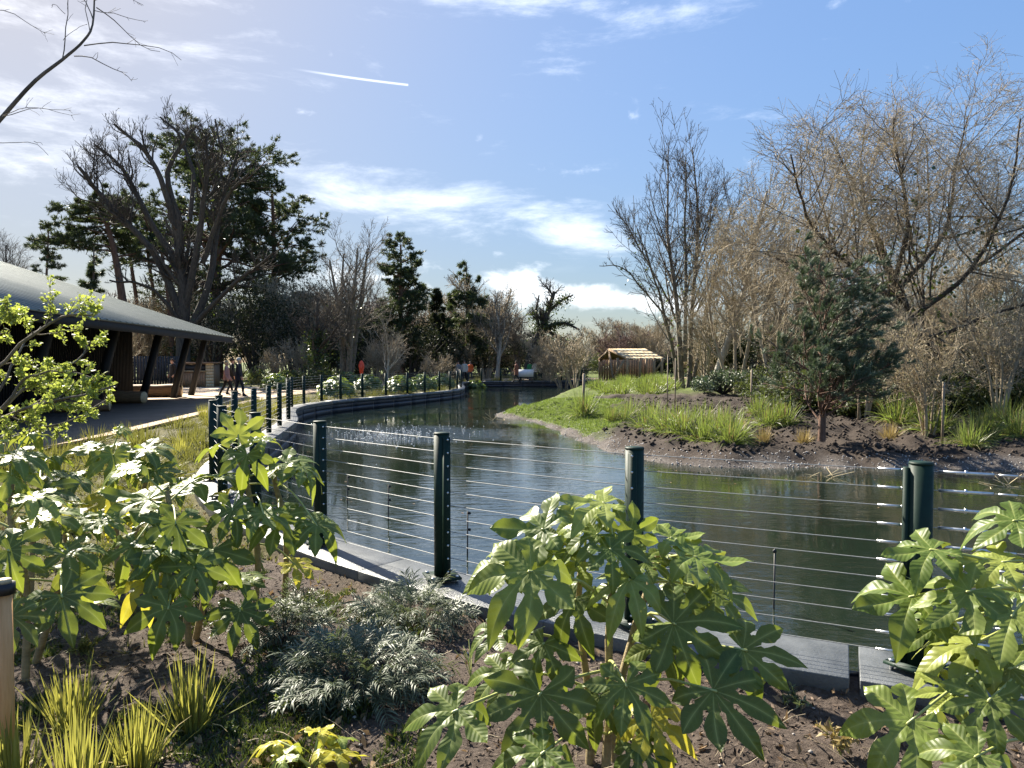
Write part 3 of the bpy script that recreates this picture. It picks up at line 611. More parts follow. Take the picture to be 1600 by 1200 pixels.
for i in range(11): MB().box((sx(1078, 62)+i*.2, 62, 1.15), (.18, .04, 1.7)).build('fence_board', M['timber_pale'], pf)
# lifebuoy housing, noticeboard
p0 = on(565, 604, 0); lb = thing('lifebuoy_housing', 'bright red lifebuoy housing on a post beyond the far fence', 'lifebuoy', tuple(p0))
MB().cyl(p0, p0+(0, 0, 1.0), .05, k=8).build('pole', M['dark_wood'], lb)
zc_ = CAMZ+(HOR-575)/FPX*p0[1]; hh, ww = .5, .19
out = [(math.sin(a)*ww*(1 if math.cos(a) > 0 else .75), math.cos(a)*hh) for a in np.linspace(0, 2*PI, 18, endpoint=False)]
MB().prism([(p0[0]+u, p0[1]-.1, zc_+v) for u, v in out], (0, .16, 0)).build('housing', M['red_plastic'], lb, bevel=.02)
MB().prism([(p0[0]+u*.55, p0[1]-.115, zc_+v*.55) for u, v in out], (0, .014, 0)).build('door_panel', M['red_plastic'], lb)
p0 = on(822, 596, 0); sg = thing('notice_board', 'white notice board on two legs beside the path at the far end of the pond', 'sign', tuple(p0))
zs = CAMZ+(HOR-583)/FPX*p0[1]; MB().box((p0[0], p0[1], zs), (1.25, .04, .62)).build('panel', M['white_paint'], sg)
for s in (-.5, .5): MB().box((p0[0]+s, p0[1]+.04, zs/2-.1), (.07, .05, zs+.1)).build('leg', M['dark_wood'], sg)

# ------------------------------------------------------------------ people
M['skin'] = noisemat('skin', (.45, .26, .19), (.55, .34, .26), 12, .55)
def clothmat(name, c): return noisemat(name, tuple(v*.85 for v in c), tuple(v*1.15 for v in c), 9, .85, .2)
def person(label, loc, rz, H, top, legs, hair, hairc, stride=0.25, arm=0.15, coat=0.47, group='people walking round the pond', bag=None):
    k = H/1.75; t = thing('person', label, 'person', loc, group, rz)
    s = stride
    J = {}; vs = []; es = []; rs = []
    def v(n, p, r, prev=None):
        J[n] = len(vs); vs.append(tuple(q*k for q in p)); rs.append((r*k, r*k) if np.isscalar(r) else (r[0]*k, r[1]*k))
        if prev: es.append((J[prev], J[n]))
    v('pelvis', (0, 0, .95), (.165, .125)); v('waist', (0, 0, 1.12), (.155, .115), 'pelvis'); v('chest', (0, .01, 1.32), (.18, .13), 'waist'); v('collar', (0, 0, 1.44), (.11, .09), 'chest')
    v('neck', (0, .01, 1.5), .058, 'collar'); v('jaw', (0, .03, 1.57), .07, 'neck'); v('skull', (0, .02, 1.655), (.082, .095), 'jaw'); v('crown', (0, .01, 1.71), .06, 'skull')
    v('nose', (0, .125, 1.61), .014, 'jaw')
    for sd, g in (('l', -1), ('r', 1)):
        f = s*g
        v('hip'+sd, (g*.10, 0, .9), .11, 'pelvis'); v('knee'+sd, (g*.1, f*.5+.05, .5), .068, 'hip'+sd); v('shin'+sd, (g*.1, f*.75+.0, .3), .06, 'knee'+sd); v('ankle'+sd, (g*.1, f-.02, .09), .045, 'shin'+sd)
        v('heel'+sd, (g*.1, f-.05, .045), .042, 'ankle'+sd); v('toe'+sd, (g*.11, f+.17, .035), (.045, .035), 'ankle'+sd)
        v('shoulder'+sd, (g*.19, 0, 1.41), .075, 'collar'); v('elbow'+sd, (g*.26, -f*arm-.02, 1.14), .055, 'shoulder'+sd); v('wrist'+sd, (g*.25, -f*arm*1.6+.1, .92), .036, 'elbow'+sd); v('palm'+sd, (g*.245, -f*arm*1.6+.13, .85), (.04, .022), 'wrist'+sd)
        for q, (fy, fl) in enumerate(((-.028, .075), (-.009, .088), (.01, .082), (.028, .066))):
            v(f'f{q}{sd}', (g*.24, -f*arm*1.6+.13+fy, .85-fl*.6), .0095, 'palm'+sd); v(f'g{q}{sd}', (g*.225, -f*arm*1.6+.15+fy, .85-fl*1.1), .008, f'f{q}{sd}')
        v('th'+sd, (g*.225, -f*arm*1.6+.18, .83), .011, 'palm'+sd); v('tk'+sd, (g*.215, -f*arm*1.6+.19, .79), .009, 'th'+sd)
    me = bpy.data.meshes.new('body'); me.from_pydata(vs, es, []); o = link('body', me, t)
    m = o.modifiers.new('skin', 'SKIN'); m.use_smooth_shade = True
    for i, d in enumerate(me.skin_vertices[0].data): d.radius = rs[i]; d.use_root = (i == 0)
    o.modifiers.new('sub', 'SUBSURF').levels = 1; o.modifiers['sub'].render_levels = 1
    dg = bpy.context.evaluated_depsgraph_get(); ev = o.evaluated_get(dg); new = bpy.data.meshes.new_from_object(ev); o.modifiers.clear(); o.data = new
    new.materials.clear()
    for mt in (top, legs, M['skin'], M['black_plastic']): new.materials.append(mt)
    for p in new.polygons:
        c = p.center/k; z = c.z
        hand = z < .915 and abs(c.x) > .19 and z > .7
        p.material_index = 2 if (z > 1.495 or hand) else (3 if z < .1 else (0 if z > coat*1.9 or (abs(c.x) > .2 and z > .6) else 1)); p.use_smooth = True
    bpy.data.meshes.remove(me)
    mb = MB()                                                     # hair: a cap over the back and top of the skull
    th = np.linspace(0, PI, 9)[:, None]; ph = np.linspace(0, 2*PI, 14, endpoint=False)[None]
    dz = np.cos(th); lim = np.where(np.sin(ph) > .3, .0, (-.6 if hair == 'short' else -1.6))
    V = np.stack((.098*np.sin(th)*np.cos(ph), .11*np.sin(th)*np.sin(ph)-.005, np.maximum(.11*dz, np.broadcast_to(lim*.11*(1 if hair == 'short' else 1), (9, 14)))), -1)
    if hair == 'long': V[..., 2] = np.where(V[..., 2] < 0, V[..., 2]*1.6, V[..., 2])
    V = (V+np.array((0, .012, 1.665)))*k; q_ = np.arange(9*14).reshape(9, 14); nx_ = np.roll(q_, -1, 1)
    link('hair', mesh('hair', V, np.stack((q_[:-1], q_[1:], nx_[1:], nx_[:-1]), -1).reshape(-1, 4), hairc, True), t)
    hem = MB(); n = 14; a = np.linspace(0, 2*PI, n, endpoint=False)         # skirt of the jacket
    z0 = coat*1.9-.06; rr = [(.19, .14, 1.3), (.185, .14, 1.15), (.195, .155, 1.0), (.205, .17, z0)]
    V = np.concatenate([np.stack((np.cos(a)*r0, np.sin(a)*r1, np.full(n, z)), 1) for r0, r1, z in rr])*k; q_ = np.arange(4*n).reshape(4, n); nx_ = np.roll(q_, -1, 1)
    link('jacket', mesh('jacket', V, np.stack((q_[:-1], q_[1:], nx_[1:], nx_[:-1]), -1).reshape(-1, 4), top, True), t)
    if bag is not None:
        MB().box((.3*k, .05*k, .8*k), (.1*k, .3*k, .28*k)).build('bag', bag, t, origin=(0, 0, 0), bevel=.02)
    return t
navy = clothmat('navy_cloth', (.014, .017, .028)); black = clothmat('black_cloth', (.010, .010, .012)); pink = clothmat('pink_fleece', (.42, .24, .22)); jeans = clothmat('jeans', (.035, .04, .065))
grey_h = clothmat('grey_hair', (.5, .47, .43)); blond = clothmat('blond_hair', (.5, .38, .22)); brown_h = clothmat('brown_hair', (.05, .03, .02)); orange = clothmat('orange_cloth', (.7, .12, .02))
brown = clothmat('brown_cloth', (.26, .10, .06)); cream = clothmat('cream_cloth', (.55, .5, .42)); green_c = clothmat('green_cloth', (.05, .28, .1)); grey_c = clothmat('grey_cloth', (.22, .22, .23))
def spot(px, py): p = on(px, py, 0); return (p[0], p[1], 0)
person('person in dark coat and cap standing under the pavilion roof by the kiosk', spot(270, 612), 2.6, 1.8, black, navy, 'short', brown_h, .1, coat=.44)
person('person with fair hair in a dusty pink fleece walking past the last raking post', spot(354, 620), -1.2, 1.68, pink, black, 'long', blond, .33, coat=.46)
person('person with white hair in a navy coat walking at the end of the pavilion', spot(373, 620.5), -1.0, 1.82, navy, navy, 'short', grey_h, .2, coat=.43)
person('person in dark coat and cap half hidden behind the white-haired walker', spot(362.5, 617.5), -1.0, 1.8, black, navy, 'short', brown_h, .22, coat=.44)
person('person in grey top beside the last near fence post, facing the water', spot(716.5, 598), 2.6, 1.7, grey_c, black, 'long', brown_h, .1)
person('person in pale top carrying something, walking towards us on the path', spot(726, 597), 3.0, 1.75, cream, black, 'short', brown_h, .25)
person('person in orange jacket behind the leafy bush on the path', spot(735, 596), 2.8, 1.68, orange, jeans, 'short', brown_h, .2)
person('person in long brown coat walking left of the white notice board', spot(807, 597), 1.2, 1.72, brown, black, 'long', brown_h, .3, coat=.35)
person('person in green top standing right behind the white notice board', spot(828, 594.5), .4, 1.7, green_c, jeans, 'short', brown_h, .1)
person('person in cream coat at the right end of the white notice board', spot(836, 594.5), .2, 1.76, cream, black, 'short', brown_h, .12, coat=.42)
# ------------------------------------------------------------------ trees
def limbset(lines, Y, npts=14, jit=0.0, rng=None, vs=1.0):
    P = []; R = []
    for pts, r0, r1, *dy in lines:
        p = np.array([at(a, 610-(610-c)*vs, Y) for a, c in pts]); dyy = dy[0] if dy else 0.0
        p[:, 1] += np.linspace(0, dyy, len(p)); p[:, 0] *= (p[:, 1]/Y); p[:, 2] = CAMZ+(p[:, 2]-CAMZ)*(p[:, 1]/Y)
        P.append(catmull(p, npts)); R.append(np.linspace(r0, r1, npts))
    P = np.array(P)
    if jit and rng is not None:
        w = np.cumsum(rng.normal(size=P.shape)*jit, axis=1); w[:, 0] = 0; P = P+w
    return P, np.array(R)
def tree_thing(name, label, base, trunk, crown, tmat, cmat, group=None, extra=None):
    t = thing(name, label, 'tree', tuple(base), group)
    link('trunk', tube_mesh('trunk', trunk, tmat, base), t)
    if crown: link('crown', tube_mesh('crown', crown, cmat, base), t)
    for nm, (V, F), m in (extra or []): tagged(link(nm, mesh(nm, V-np.array(base), F, m), t), kind='stuff')
    return t
def simple_trunk(rng, base, H, r, n=1, lean=(0, 0), spread=0.1, frac=0.8, wob=.03):
    P = []; 
    for i in range(n):
        a = rng.random()*2*PI; tip = np.array(base)+np.array((lean[0]*H+math.cos(a)*spread*H*(n > 1), lean[1]*H+math.sin(a)*spread*H*(n > 1), H*frac*rng.uniform(.85, 1.0 if n > 1 else .86)))
        b0 = np.array(base)+np.array((math.cos(a), math.sin(a), 0))*r*(n > 1); mid = (b0+tip)/2+np.array((*(rng.normal(size=2)*wob*H), 0))-np.array((lean[0]*H*.15, 0, 0))
        P.append(catmull([b0-np.array((0, 0, .3)), mid, tip], 14))
    return np.array(P), np.tile(np.linspace(r, r*.22, 14), (n, 1))
def bare(name, label, base, H, seed, r=.22, n=1, lean=(0, 0), spread=.12, counts=(14, 110, 900, 2200), ang=(32, 58), up=.06, tw=.009, tmat='bark_grey', cmat='bark_grey', limbs=None, group=None, ivy=0, buds=0, t0=.25, budm='buds', bsize=.07, lf1=(.35, .6), lf=(.45, .75), tlen=None, wob=.13, rl=1.0):
    rng = np.random.default_rng(seed); base = np.array(base, float)
    P0, R0 = limbs if limbs is not None else simple_trunk(rng, base, H, r, n, lean, spread)
    R0 = R0*rl
    P1, R1 = grow(rng, P0, R0, counts[0], 10, (t0, .97), ang, lf1, .5, tw*2, .3, wob*.8, (0, 0, up))
    W = np.concatenate((np.linalg.norm(np.diff(P1, axis=1), axis=2).sum(1),)); 
    P2, R2 = grow(rng, P1, R1, counts[1], 6, (.15, 1), (28, 60), lf, .55, tw*1.5, .35, wob, (0, 0, up))
    P2b, R2b = grow(rng, P0, R0, counts[1]//4, 6, (.45, 1), (28, 65), (.12, .25), .35, tw*1.5, .35, .14, (0, 0, up))
    P2, R2 = np.concatenate((P2, P2b)), np.concatenate((R2, R2b))
    P3, R3 = grow(rng, P2, R2, counts[2], 4, (.15, 1), (25, 60), lf, .6, tw, .45, wob*1.1, (0, 0, up))
    P4, R4 = grow(rng, P3, R3, counts[3], 3, (.15, 1), (25, 60), (.45, .85), .65, tw*.85, .6, wob*1.1, (0, 0, up), absL=tlen)
    ex = []
    if ivy:
        pos, d = along(rng, P0, ivy, (0, .62)); m = P0.shape[1]; pos = pos+rng.normal(size=pos.shape)*np.array((1, 1, .5))*max(r*1.25, .22)
        ex.append(('ivy', leaves(rng, pos, .16, .8), M['ivy']))
    if buds:
        pos, d = along(rng, np.concatenate((P4,)), buds, (.2, 1)); pos = pos+rng.normal(size=pos.shape)*.03
        ex.append(('buds', leaves(rng, pos, bsize, .7, dirs=d), M[budm]))
    return tree_thing(name, label, base, [(P0, R0, 9), (P1, R1, 6)], [(P2, R2, 3), (P3, R3, 3), (P4, R4, 3)], M[tmat], M[cmat], group, ex)
def copy_tree(o, loc, rz, sc, label=None, group=None):
    r = o.copy(); C.objects.link(r); r.location = loc; r.rotation_euler = (0, 0, rz); r.scale = sc if not np.isscalar(sc) else (sc, sc, sc)
    if label: r['label'] = label
    if group: r['group'] = group
    for ch in list(o.children):
        c = ch.copy(); C.objects.link(c); c.parent = r; c.matrix_parent_inverse = Matrix.Identity(4)
    return r
def bx(px, Y, z=None):
    x = (px-800)/FPX*Y; return np.array((x, Y, z1(x, Y)-.03 if z is None else z))
def hgt(py, Y): return CAMZ+(HOR-py)/FPX*Y

def pine(name, label, base, H, seed, trunk=None, crown_t=(.35, 1), n1=34, n2=6, tuft=14, ln=.3, wd=.022, L1=(.2, .36), droop=-.02, mat='needle', r=.35, tufts=4200, tmat='bark_pine', up1=.03, ang=(60, 95), flat=.5, group=None):
    rng = np.random.default_rng(seed); base = np.array(base, float)
    P0, R0 = trunk if trunk is not None else simple_trunk(rng, base, H, r, 1, frac=1.15, wob=.012)
    P1, R1 = grow(rng, P0, R0, n1, 9, crown_t, ang, L1, .4, .03, .3, .13, (0, 0, up1), absL=H, taper=.45)
    P2, R2 = grow(rng, P1, R1, n1*n2, 6, (.15, 1), (30, 75), (.35, .7), .5, .015, .4, .15, (0, 0, up1*2))
    P2[..., 2] = P2[:, :1, 2]+(P2[..., 2]-P2[:, :1, 2])*flat
    P3, R3 = grow(rng, P2, R2, n1*n2*4, 3, (.1, 1), (30, 75), (.25, .5), .5, .01, .5, .15, (0, 0, .12))
    pos, d = along(rng, P3, int(tufts*.7), (.05, 1)); pb_, db_ = along(rng, P2, int(tufts*.5), (.35, 1)); pos, d = np.concatenate((pos, pb_)), np.concatenate((d, db_)); pos = pos+rng.normal(size=pos.shape)*np.array((.09, .09, .045)); V, F = sprigs(rng, pos, d, tuft, ln*.72, wd*.85, .8, .3)
    return tree_thing(name, label, base, [(P0, R0, 9), (P1, R1, 6)], [(P2, R2, 4), (P3, R3, 3)], M[tmat], M['bark_dark'], group, [('needles', (V, F), M[mat])])
def spruce(name, label, base, H, W, seed, n1=90, k=9, sprays=5200, mat='needle', gap=0.0, shape=1.0, ln=.32, wd=.03, r=.2, droop=-.06, t0=.1, group=None):
    rng = np.random.default_rng(seed); base = np.array(base, float)
    P0, R0 = simple_trunk(rng, base, H, r, 1, frac=1.17, wob=.008); n = 14
    t = np.sort(rng.uniform(t0, .98, n1)); f = t*(n-1); i = np.minimum(f.astype(int), n-2); pos = P0[0, i]+(P0[0, i+1]-P0[0, i])*(f-i)[:, None]
    a = rng.random(n1)*2*PI; d = np.stack((np.cos(a), np.sin(a), np.full(n1, .22)), 1); L = W*((1-t)**shape*.9+.08)*rng.uniform(.6-gap, 1.12, n1); pts = [pos]
    for _ in range(7): d = nrm(d+np.array((0, 0, droop))+rng.normal(size=d.shape)*.05); pts.append(pts[-1]+d*(L/7)[:, None])
    P1 = np.stack(pts, 1); R1 = np.maximum(.05*(1-t)[:, None], .015)*np.linspace(1, .3, 8)
    P2, R2 = grow(rng, P1, R1, n1*7, 5, (.15, 1), (35, 70), (.18, .42), .5, .008, .5, .12, (0, 0, -.05))
    pp, dd = along(rng, np.concatenate((P2,)), sprays, (.1, 1)); V, F = sprigs(rng, pp, dd, k, ln, wd, .6, -.1)
    return tree_thing(name, label, base, [(P0, R0, 8)], [(P1, R1, 4), (P2, R2, 3)], M['bark_dark'], M['bark_dark'], group, [('needles', (V, F), M[mat])])
def bush(name, label, base, W, H, seed, n=5200, size=.13, mat='evergreen', cat='shrub', group=None, stems=26, asp=.6, lobes=7, D=None):
    rng = np.random.default_rng(seed); base = np.array(base, float); D = D or W*.8
    a = rng.random(stems)*2*PI; d = nrm(np.stack((np.cos(a)*rng.uniform(.1, 1, stems), np.sin(a)*rng.uniform(.1, 1, stems), np.full(stems, 1.1)), 1))
    P = np.stack([base+d*s*H*.9+rng.normal(size=(stems, 3))*.03*s*H for s in np.linspace(0, 1, 6)], 1)
    P[..., 0] = base[0]+(P[..., 0]-base[0])*W/H*.9; P[..., 1] = base[1]+(P[..., 1]-base[1])*D/H*.9
    t = thing(name, label, cat, tuple(base), group); link('stems', tube_mesh('stems', [(P, np.tile(np.linspace(.035, .01, 6), (stems, 1)), 4)], M['bark_dark'], base), t)
    c = np.stack((rng.uniform(-.36, .36, lobes)*W, rng.uniform(-.36, .36, lobes)*D, rng.uniform(.25, .8, lobes)*H*(1 if H > 2.4 else .68)), 1); rr = rng.uniform(.16, .3, lobes)
    i = rng.integers(0, lobes, n); u = nrm(rng.normal(size=(n, 3)))*(rng.random(n)**.4*rr[i])[:, None]*np.array((W, D, H*1.1)); u *= (1+.35*np.sin(u[:, :1]*9/W+seed)*np.cos(u[:, 2:]*11/H))
    pos = c[i]+u; pos[:, 2] = np.abs(pos[:, 2])+.02; V, F = leaves(rng, base+pos, size, asp, (0, 0, .5))
    link('foliage', mesh('foliage', V-base, F, M[mat]), t)['kind'] = 'stuff'; return t

# --- left: the big pollarded oak, the pines behind it
Y = 58.0
oak = limbset([([(288, 606), (287, 520), (290, 450), (286, 390), (284, 330)], .62, .3, 0), ([(289, 500), (250, 395), (205, 335), (155, 275), (129, 236)], .34, .13, -2), ([(286, 410), (240, 335), (195, 245), (150, 200)], .3, .1, 2),
    ([(285, 370), (262, 270), (228, 205), (186, 166)], .28, .1, -1), ([(285, 340), (268, 245), (296, 195), (312, 174)], .26, .09, 1), ([(292, 470), (318, 340), (330, 250), (331, 184)], .3, .11, -2), ([(296, 520), (332, 420), (345, 300), (374, 206)], .36, .1, 2),
    ([(318, 400), (352, 300), (395, 250)], .22, .08, -2), ([(286, 500), (240, 440), (172, 424)], .2, .07, -3), ([(298, 510), (365, 430), (425, 375)], .24, .07, -3), ([(300, 330), (302, 250), (282, 190), (250, 160)], .2, .08, 3), ([(205, 335), (170, 330), (140, 300)], .12, .06, 1), ([(330, 260), (355, 220), (345, 170)], .14, .06, 0)], Y, jit=.05, rng=np.random.default_rng(1), vs=.94)
bare('pollarded_oak', 'tall dark pollarded bare tree with thick bristling limbs behind the pavilion roof', bx(288, Y, -.1), 18, 11, r=.5, limbs=oak, counts=(100, 560, 2300, 3400), rl=.95, ang=(30, 75), up=.17, tw=.016, tmat='bark_dark', cmat='bark_dark', t0=.45, lf1=(.2, .42), lf=(.45, .75), ivy=600)
pt = limbset([([(340, 610), (338, 480), (342, 380), (340, 300), (338, 235)], .66, .16, 0)], 76)
pine('black_pine', 'broad dark pine with layered crown standing behind the pollarded tree', bx(340, 76, -.1), 25, 21, trunk=pt, crown_t=(.3, 1), n1=84, n2=8, tuft=6, ln=.48, wd=.043, L1=(.24, .52), tufts=18000, flat=.4)
pt = limbset([([(200, 606), (196, 500), (188, 430), (176, 370), (160, 322)], .44, .15, 0)], 64)
pine('leaning_pine', 'slender leaning pine with flat dark branches left of the pollarded tree', bx(200, 64, -.1), 16, 22, trunk=pt, crown_t=(.6, 1), n1=24, n2=8, tuft=6, ln=.42, wd=.037, L1=(.26, .5), tufts=6500, flat=.35)
pt = limbset([([(430, 604), (428, 500), (430, 400), (428, 300)], .5, .14, 0)], 82)
pine('dense_pine', 'dense dark pine right of the broad pine, full to the ground', bx(430, 82, -.1), 20, 23, trunk=pt, crown_t=(.15, 1), n1=74, n2=8, tuft=6, ln=.5, wd=.048, L1=(.26, .48), tufts=13000, flat=.45)
spruce('young_conifer', 'small dark bushy conifer just above the pavilion roof', bx(150, 52, -.1), hgt(385, 52), 2.6, 24, n1=60, sprays=2600)
pine('thin_conifer', 'thin ragged conifer left of the bushy one above the roof', bx(80, 60, -.1), hgt(352, 60), 25, crown_t=(.35, 1), n1=44, n2=6, tuft=6, ln=.3, wd=.025, L1=(.1, .22), tufts=4200, r=.2)
ta = bare('bare_tree', 'bare twiggy tree at the left edge above the pavilion roof', bx(20, 62, -.1), hgt(315, 62), 26, r=.2, n=3, spread=.1, counts=(26, 170, 900, 1500), up=.1, tw=.012, tmat='bark_dark', cmat='bark_dark')
for k, (px, top, Y_) in enumerate(((212, 330, 72), (240, 340, 74), (262, 380, 70))):
    pt = limbset([([(px+10, 606), (px+4, 480), (px-6, 400), (px-8, top)], .24, .1, 0)], Y_)
    pine('woodland_pine', ('slim dark pine trunk in the wood, left of three', 'slim dark pine trunk in the wood, middle of three', 'slim dark pine trunk in the wood, nearest the pollarded tree')[k], bx(px+10, Y_, -.1), 10, 40+k, trunk=pt, crown_t=(.7, 1), n1=14, n2=7, tuft=6, ln=.32, wd=.03, L1=(.14, .3), tufts=2400, group='slim pine trunks behind the pavilion')
# --- middle distance
bare('bare_tree', 'spreading bare tree with ivy trunk right of the dark pines', bx(540, 54, -.1), hgt(335, 54), 27, r=.26, n=4, spread=.16, counts=(30, 220, 1100, 1900), up=.08, tw=.012, tmat='bark_grey', cmat='bark_grey', ivy=500)
bare('ivy_tree', 'ivy-clad trunk of a bare tree beside the planting left of the red lifebuoy', bx(497, 50, -.1), hgt(400, 50), 28, r=.3, counts=(16, 90, 500, 700), tw=.012, tmat='bark_dark', cmat='bark_dark', ivy=2600)
pine('ragged_pine', 'tall ragged green conifer in the middle of the left wood', bx(627, 66, -.1), hgt(378, 66), 29, crown_t=(.2, 1), n1=64, n2=8, tuft=6, ln=.36, wd=.036, L1=(.14, .32), tufts=8000, flat=.7)
spruce('cypress', 'narrow dark brown-green cypress left of the tall spruce', bx(683, 70, -.1), hgt(450, 70), 1.9, 30, n1=130, sprays=5200, droop=.12, shape=.7, mat='evergreen_dark', t0=.02)
spruce('spruce', 'tall dark spruce with ragged drooping branches, standing against the clouds', bx(729, 72, -.1), hgt(408, 72), 3.9, 31, n1=70, sprays=3000, gap=.4, shape=.62, t0=.12, ln=.42, wd=.04)
bare('pale_tree', 'slim pale bare tree right of the tall spruce', bx(776, 68, -.1), hgt(435, 68), 32, r=.2, n=2, spread=.05, counts=(18, 120, 700, 900), up=.14, tw=.013, tmat='bark_pale', cmat='bark_grey')
bare('bare_tree', 'small bare tree between the pale tree and the leaning ivy tree', bx(812, 74, -.1), hgt(462, 74), 33, r=.16, n=3, spread=.14, counts=(20, 130, 700, 900), tw=.014)
iv = limbset([([(822, 592), (832, 545), (848, 510), (858, 480), (866, 456)], .42, .16, 0), ([(850, 512), (880, 505), (905, 515)], .2, .08, -2), ([(845, 520), (838, 490), (842, 462)], .18, .07, 1), ([(858, 486), (880, 468), (895, 462)], .16, .06, 0), ([(848, 512), (890, 535), (912, 525)], .15, .06, 2)], 66)
bare('leaning_ivy_tree', 'leaning ivy-covered bare tree with rounded twiggy crown at the end of the pond', bx(822, 66, -.1), 9, 34, r=.36, limbs=iv, counts=(26, 170, 900, 1300), ang=(30, 75), up=.05, tw=.013, tmat='bark_dark', cmat='bark_dark', ivy=3000, t0=.3, lf1=(.22, .42))
bare('young_tree', 'young pale-stemmed bare tree standing in the planting behind the far fence', bx(601, 42, -.1), hgt(452, 42), 35, r=.075, counts=(14, 60, 200, 200), up=.1, tw=.007, tmat='bark_pale', cmat='bark_grey')
# --- right side
n_ = limbset([([(1067, 612), (1062, 480), (1047, 350), (1046, 195)], .30, .045, 0), ([(1076, 610), (1084, 460), (1091, 310), (1084, 196)], .26, .045, 1), ([(1060, 608), (1046, 510), (1022, 425), (990, 325)], .2, .04, -2), ([(1082, 606), (1100, 490), (1124, 385), (1142, 290)], .2, .04, 2), ([(1070, 560), (1068, 420), (1066, 300), (1065, 215)], .2, .04, -1), ([(1052, 500), (1008, 440), (968, 395), (936, 392)], .1, .03, -2), ([(1052, 470), (1012, 380), (985, 330), (962, 300)], .1, .03, 1), ([(1090, 470), (1120, 400), (1140, 360)], .1, .03, -1)], 43, jit=.03, rng=np.random.default_rng(2), vs=.9)
bare('tall_bare_tree', 'tall upright bare tree with several straight stems right of the shelter', bx(1068, 43), 15, 36, r=.2, limbs=n_, counts=(90, 560, 2200, 2600), rl=.62, wob=.07, ang=(20, 40), up=.06, tw=.0105, tmat='bark_grey', cmat='bark_dark', t0=.2, lf1=(.26, .5), lf=(.38, .62), ivy=350)
bl = limbset([([(1110, 612), (1138, 530), (1163, 450), (1172, 390), (1196, 300)], .2, .06, 0), ([(1165, 450), (1140, 400), (1125, 340)], .08, .03, 1), ([(1170, 410), (1205, 360), (1225, 310)], .08, .03, -1)], 38)
bare('leaning_birch', 'leaning pale-barked bare tree right of the tall straight-stemmed tree', bx(1110, 38), 10, 37, r=.18, limbs=bl, counts=(22, 160, 800, 1300), ang=(28, 60), up=.06, tw=.009, tmat='bark_pale', cmat='bark_tan', t0=.35, buds=2200)
THK = {}
for k, (px, top, Y_, w, lab) in enumerate([(1150, 300, 36, 3, 'bare multi-stemmed thicket tree just right of the leaning pale tree'), (1215, 270, 33, 4, 'bare thicket tree behind the left side of the young pine'), (1255, 320, 38, 3, 'bare twiggy tree filling the gap left of the great oak'), (1100, 420, 40, 4, 'low bare thicket tree at the foot of the leaning pale tree'), (1505, 330, 36, 3, 'bare thicket tree behind the trunk of the great oak'), (1590, 290, 33, 4, 'bare thicket tree at the right edge behind the great oak'), (1330, 330, 37, 3, 'bare thicket tree rising behind the young pine'), (1430, 390, 31, 3, 'bare thicket tree between the young pine and the great oak trunk'), (1555, 390, 23.5, 3, 'bare twiggy tree in front of the leaning oak trunk at the right'), (1385, 440, 23, 3, 'bare twiggy tree just right of the young pine')]):
    if k > 1:
        o_ = THK[k % 2]; sc_ = hgt(top, Y_)/o_['h']; o2 = copy_tree(o_, tuple(bx(px, Y_)), 1.9+k, (sc_*1.05, sc_*1.05, sc_), lab); continue
    THK[k] = bare('thicket_tree', lab, bx(px, Y_), hgt(top, Y_), 50+k, r=.11, n=w, spread=.16, counts=(34, 240, 1150, 1900), up=.09, tw=.0085, tmat='bark_tan', cmat='bark_tan', buds=2600, bsize=.06, group='bare trees of the right thicket'); THK[k]['h'] = float(hgt(top, Y_))
go = limbset([([(1548, 640), (1532, 590), (1485, 562), (1435, 520), (1406, 450), (1396, 400)], .34, .15, 0), ([(1405, 450), (1330, 380), (1268, 290), (1238, 175)], .2, .05, -3), ([(1400, 430), (1370, 330), (1330, 225), (1290, 130)], .2, .05, 1), ([(1396, 405), (1412, 305), (1400, 205), (1388, 108)], .2, .05, -2),
    ([(1404, 420), (1470, 320), (1482, 222), (1505, 112)], .2, .05, 2), ([(1420, 480), (1520, 380), (1572, 265), (1592, 112)], .2, .05, -2), ([(1402, 440), (1320, 405), (1245, 395), (1190, 360)], .16, .05, -2), ([(1430, 520), (1530, 470), (1640, 420)], .17, .06, -3), ([(1500, 400), (1620, 300), (1700, 200)], .14, .05, 1),
    ([(1410, 460), (1360, 460), (1300, 480)], .1, .04, -3), ([(1440, 500), (1440, 400), (1450, 300), (1445, 150)], .15, .05, 3), ([(1396, 400), (1350, 280), (1345, 180), (1350, 120)], .13, .04, 3), ([(1400, 610), (1408, 560), (1404, 500), (1400, 430)], .3, .2, 1), ([(1530, 590), (1600, 520), (1680, 400)], .2, .06, 2)], 25, jit=.03, rng=np.random.default_rng(3), vs=.84)
bare('great_oak', 'great spreading bare oak at the right edge, covered in pale twigs and buds', bx(1545, 25), 11, 38, r=.35, limbs=go, counts=(180, 1600, 6800, 13000), rl=.46, ang=(30, 80), up=.012, tw=.0068, tmat='bark_dark', cmat='bark_tan', t0=.06, lf1=(.34, .66), lf=(.45, .75), ivy=900, buds=16000, bsize=.045, tlen=1.1)
for k, (px, top, Y_, lab) in enumerate([(1452, 470, 17.5, 'thin multi-stemmed bare shrub beside the two stakes on the right bank'), (1350, 520, 20, 'thin bare shrub right behind the young pine'), (1560, 470, 19, 'tangled bare shrub at the right edge of the bank')]):
    if k:
        copy_tree(THK['s'], tuple(bx(px, Y_)), 1.9+k, (1.2, 1.2, 1.1), lab); continue
    THK['s'] = bare('bare_shrub', lab, bx(px, Y_), hgt(top, Y_), 60+k, r=.035, n=7, spread=.22, counts=(40, 200, 700, 1000), up=.07, tw=.005, tmat='bark_tan', cmat='bark_tan', buds=2200, bsize=.045, group='thin bare shrubs on the right bank')
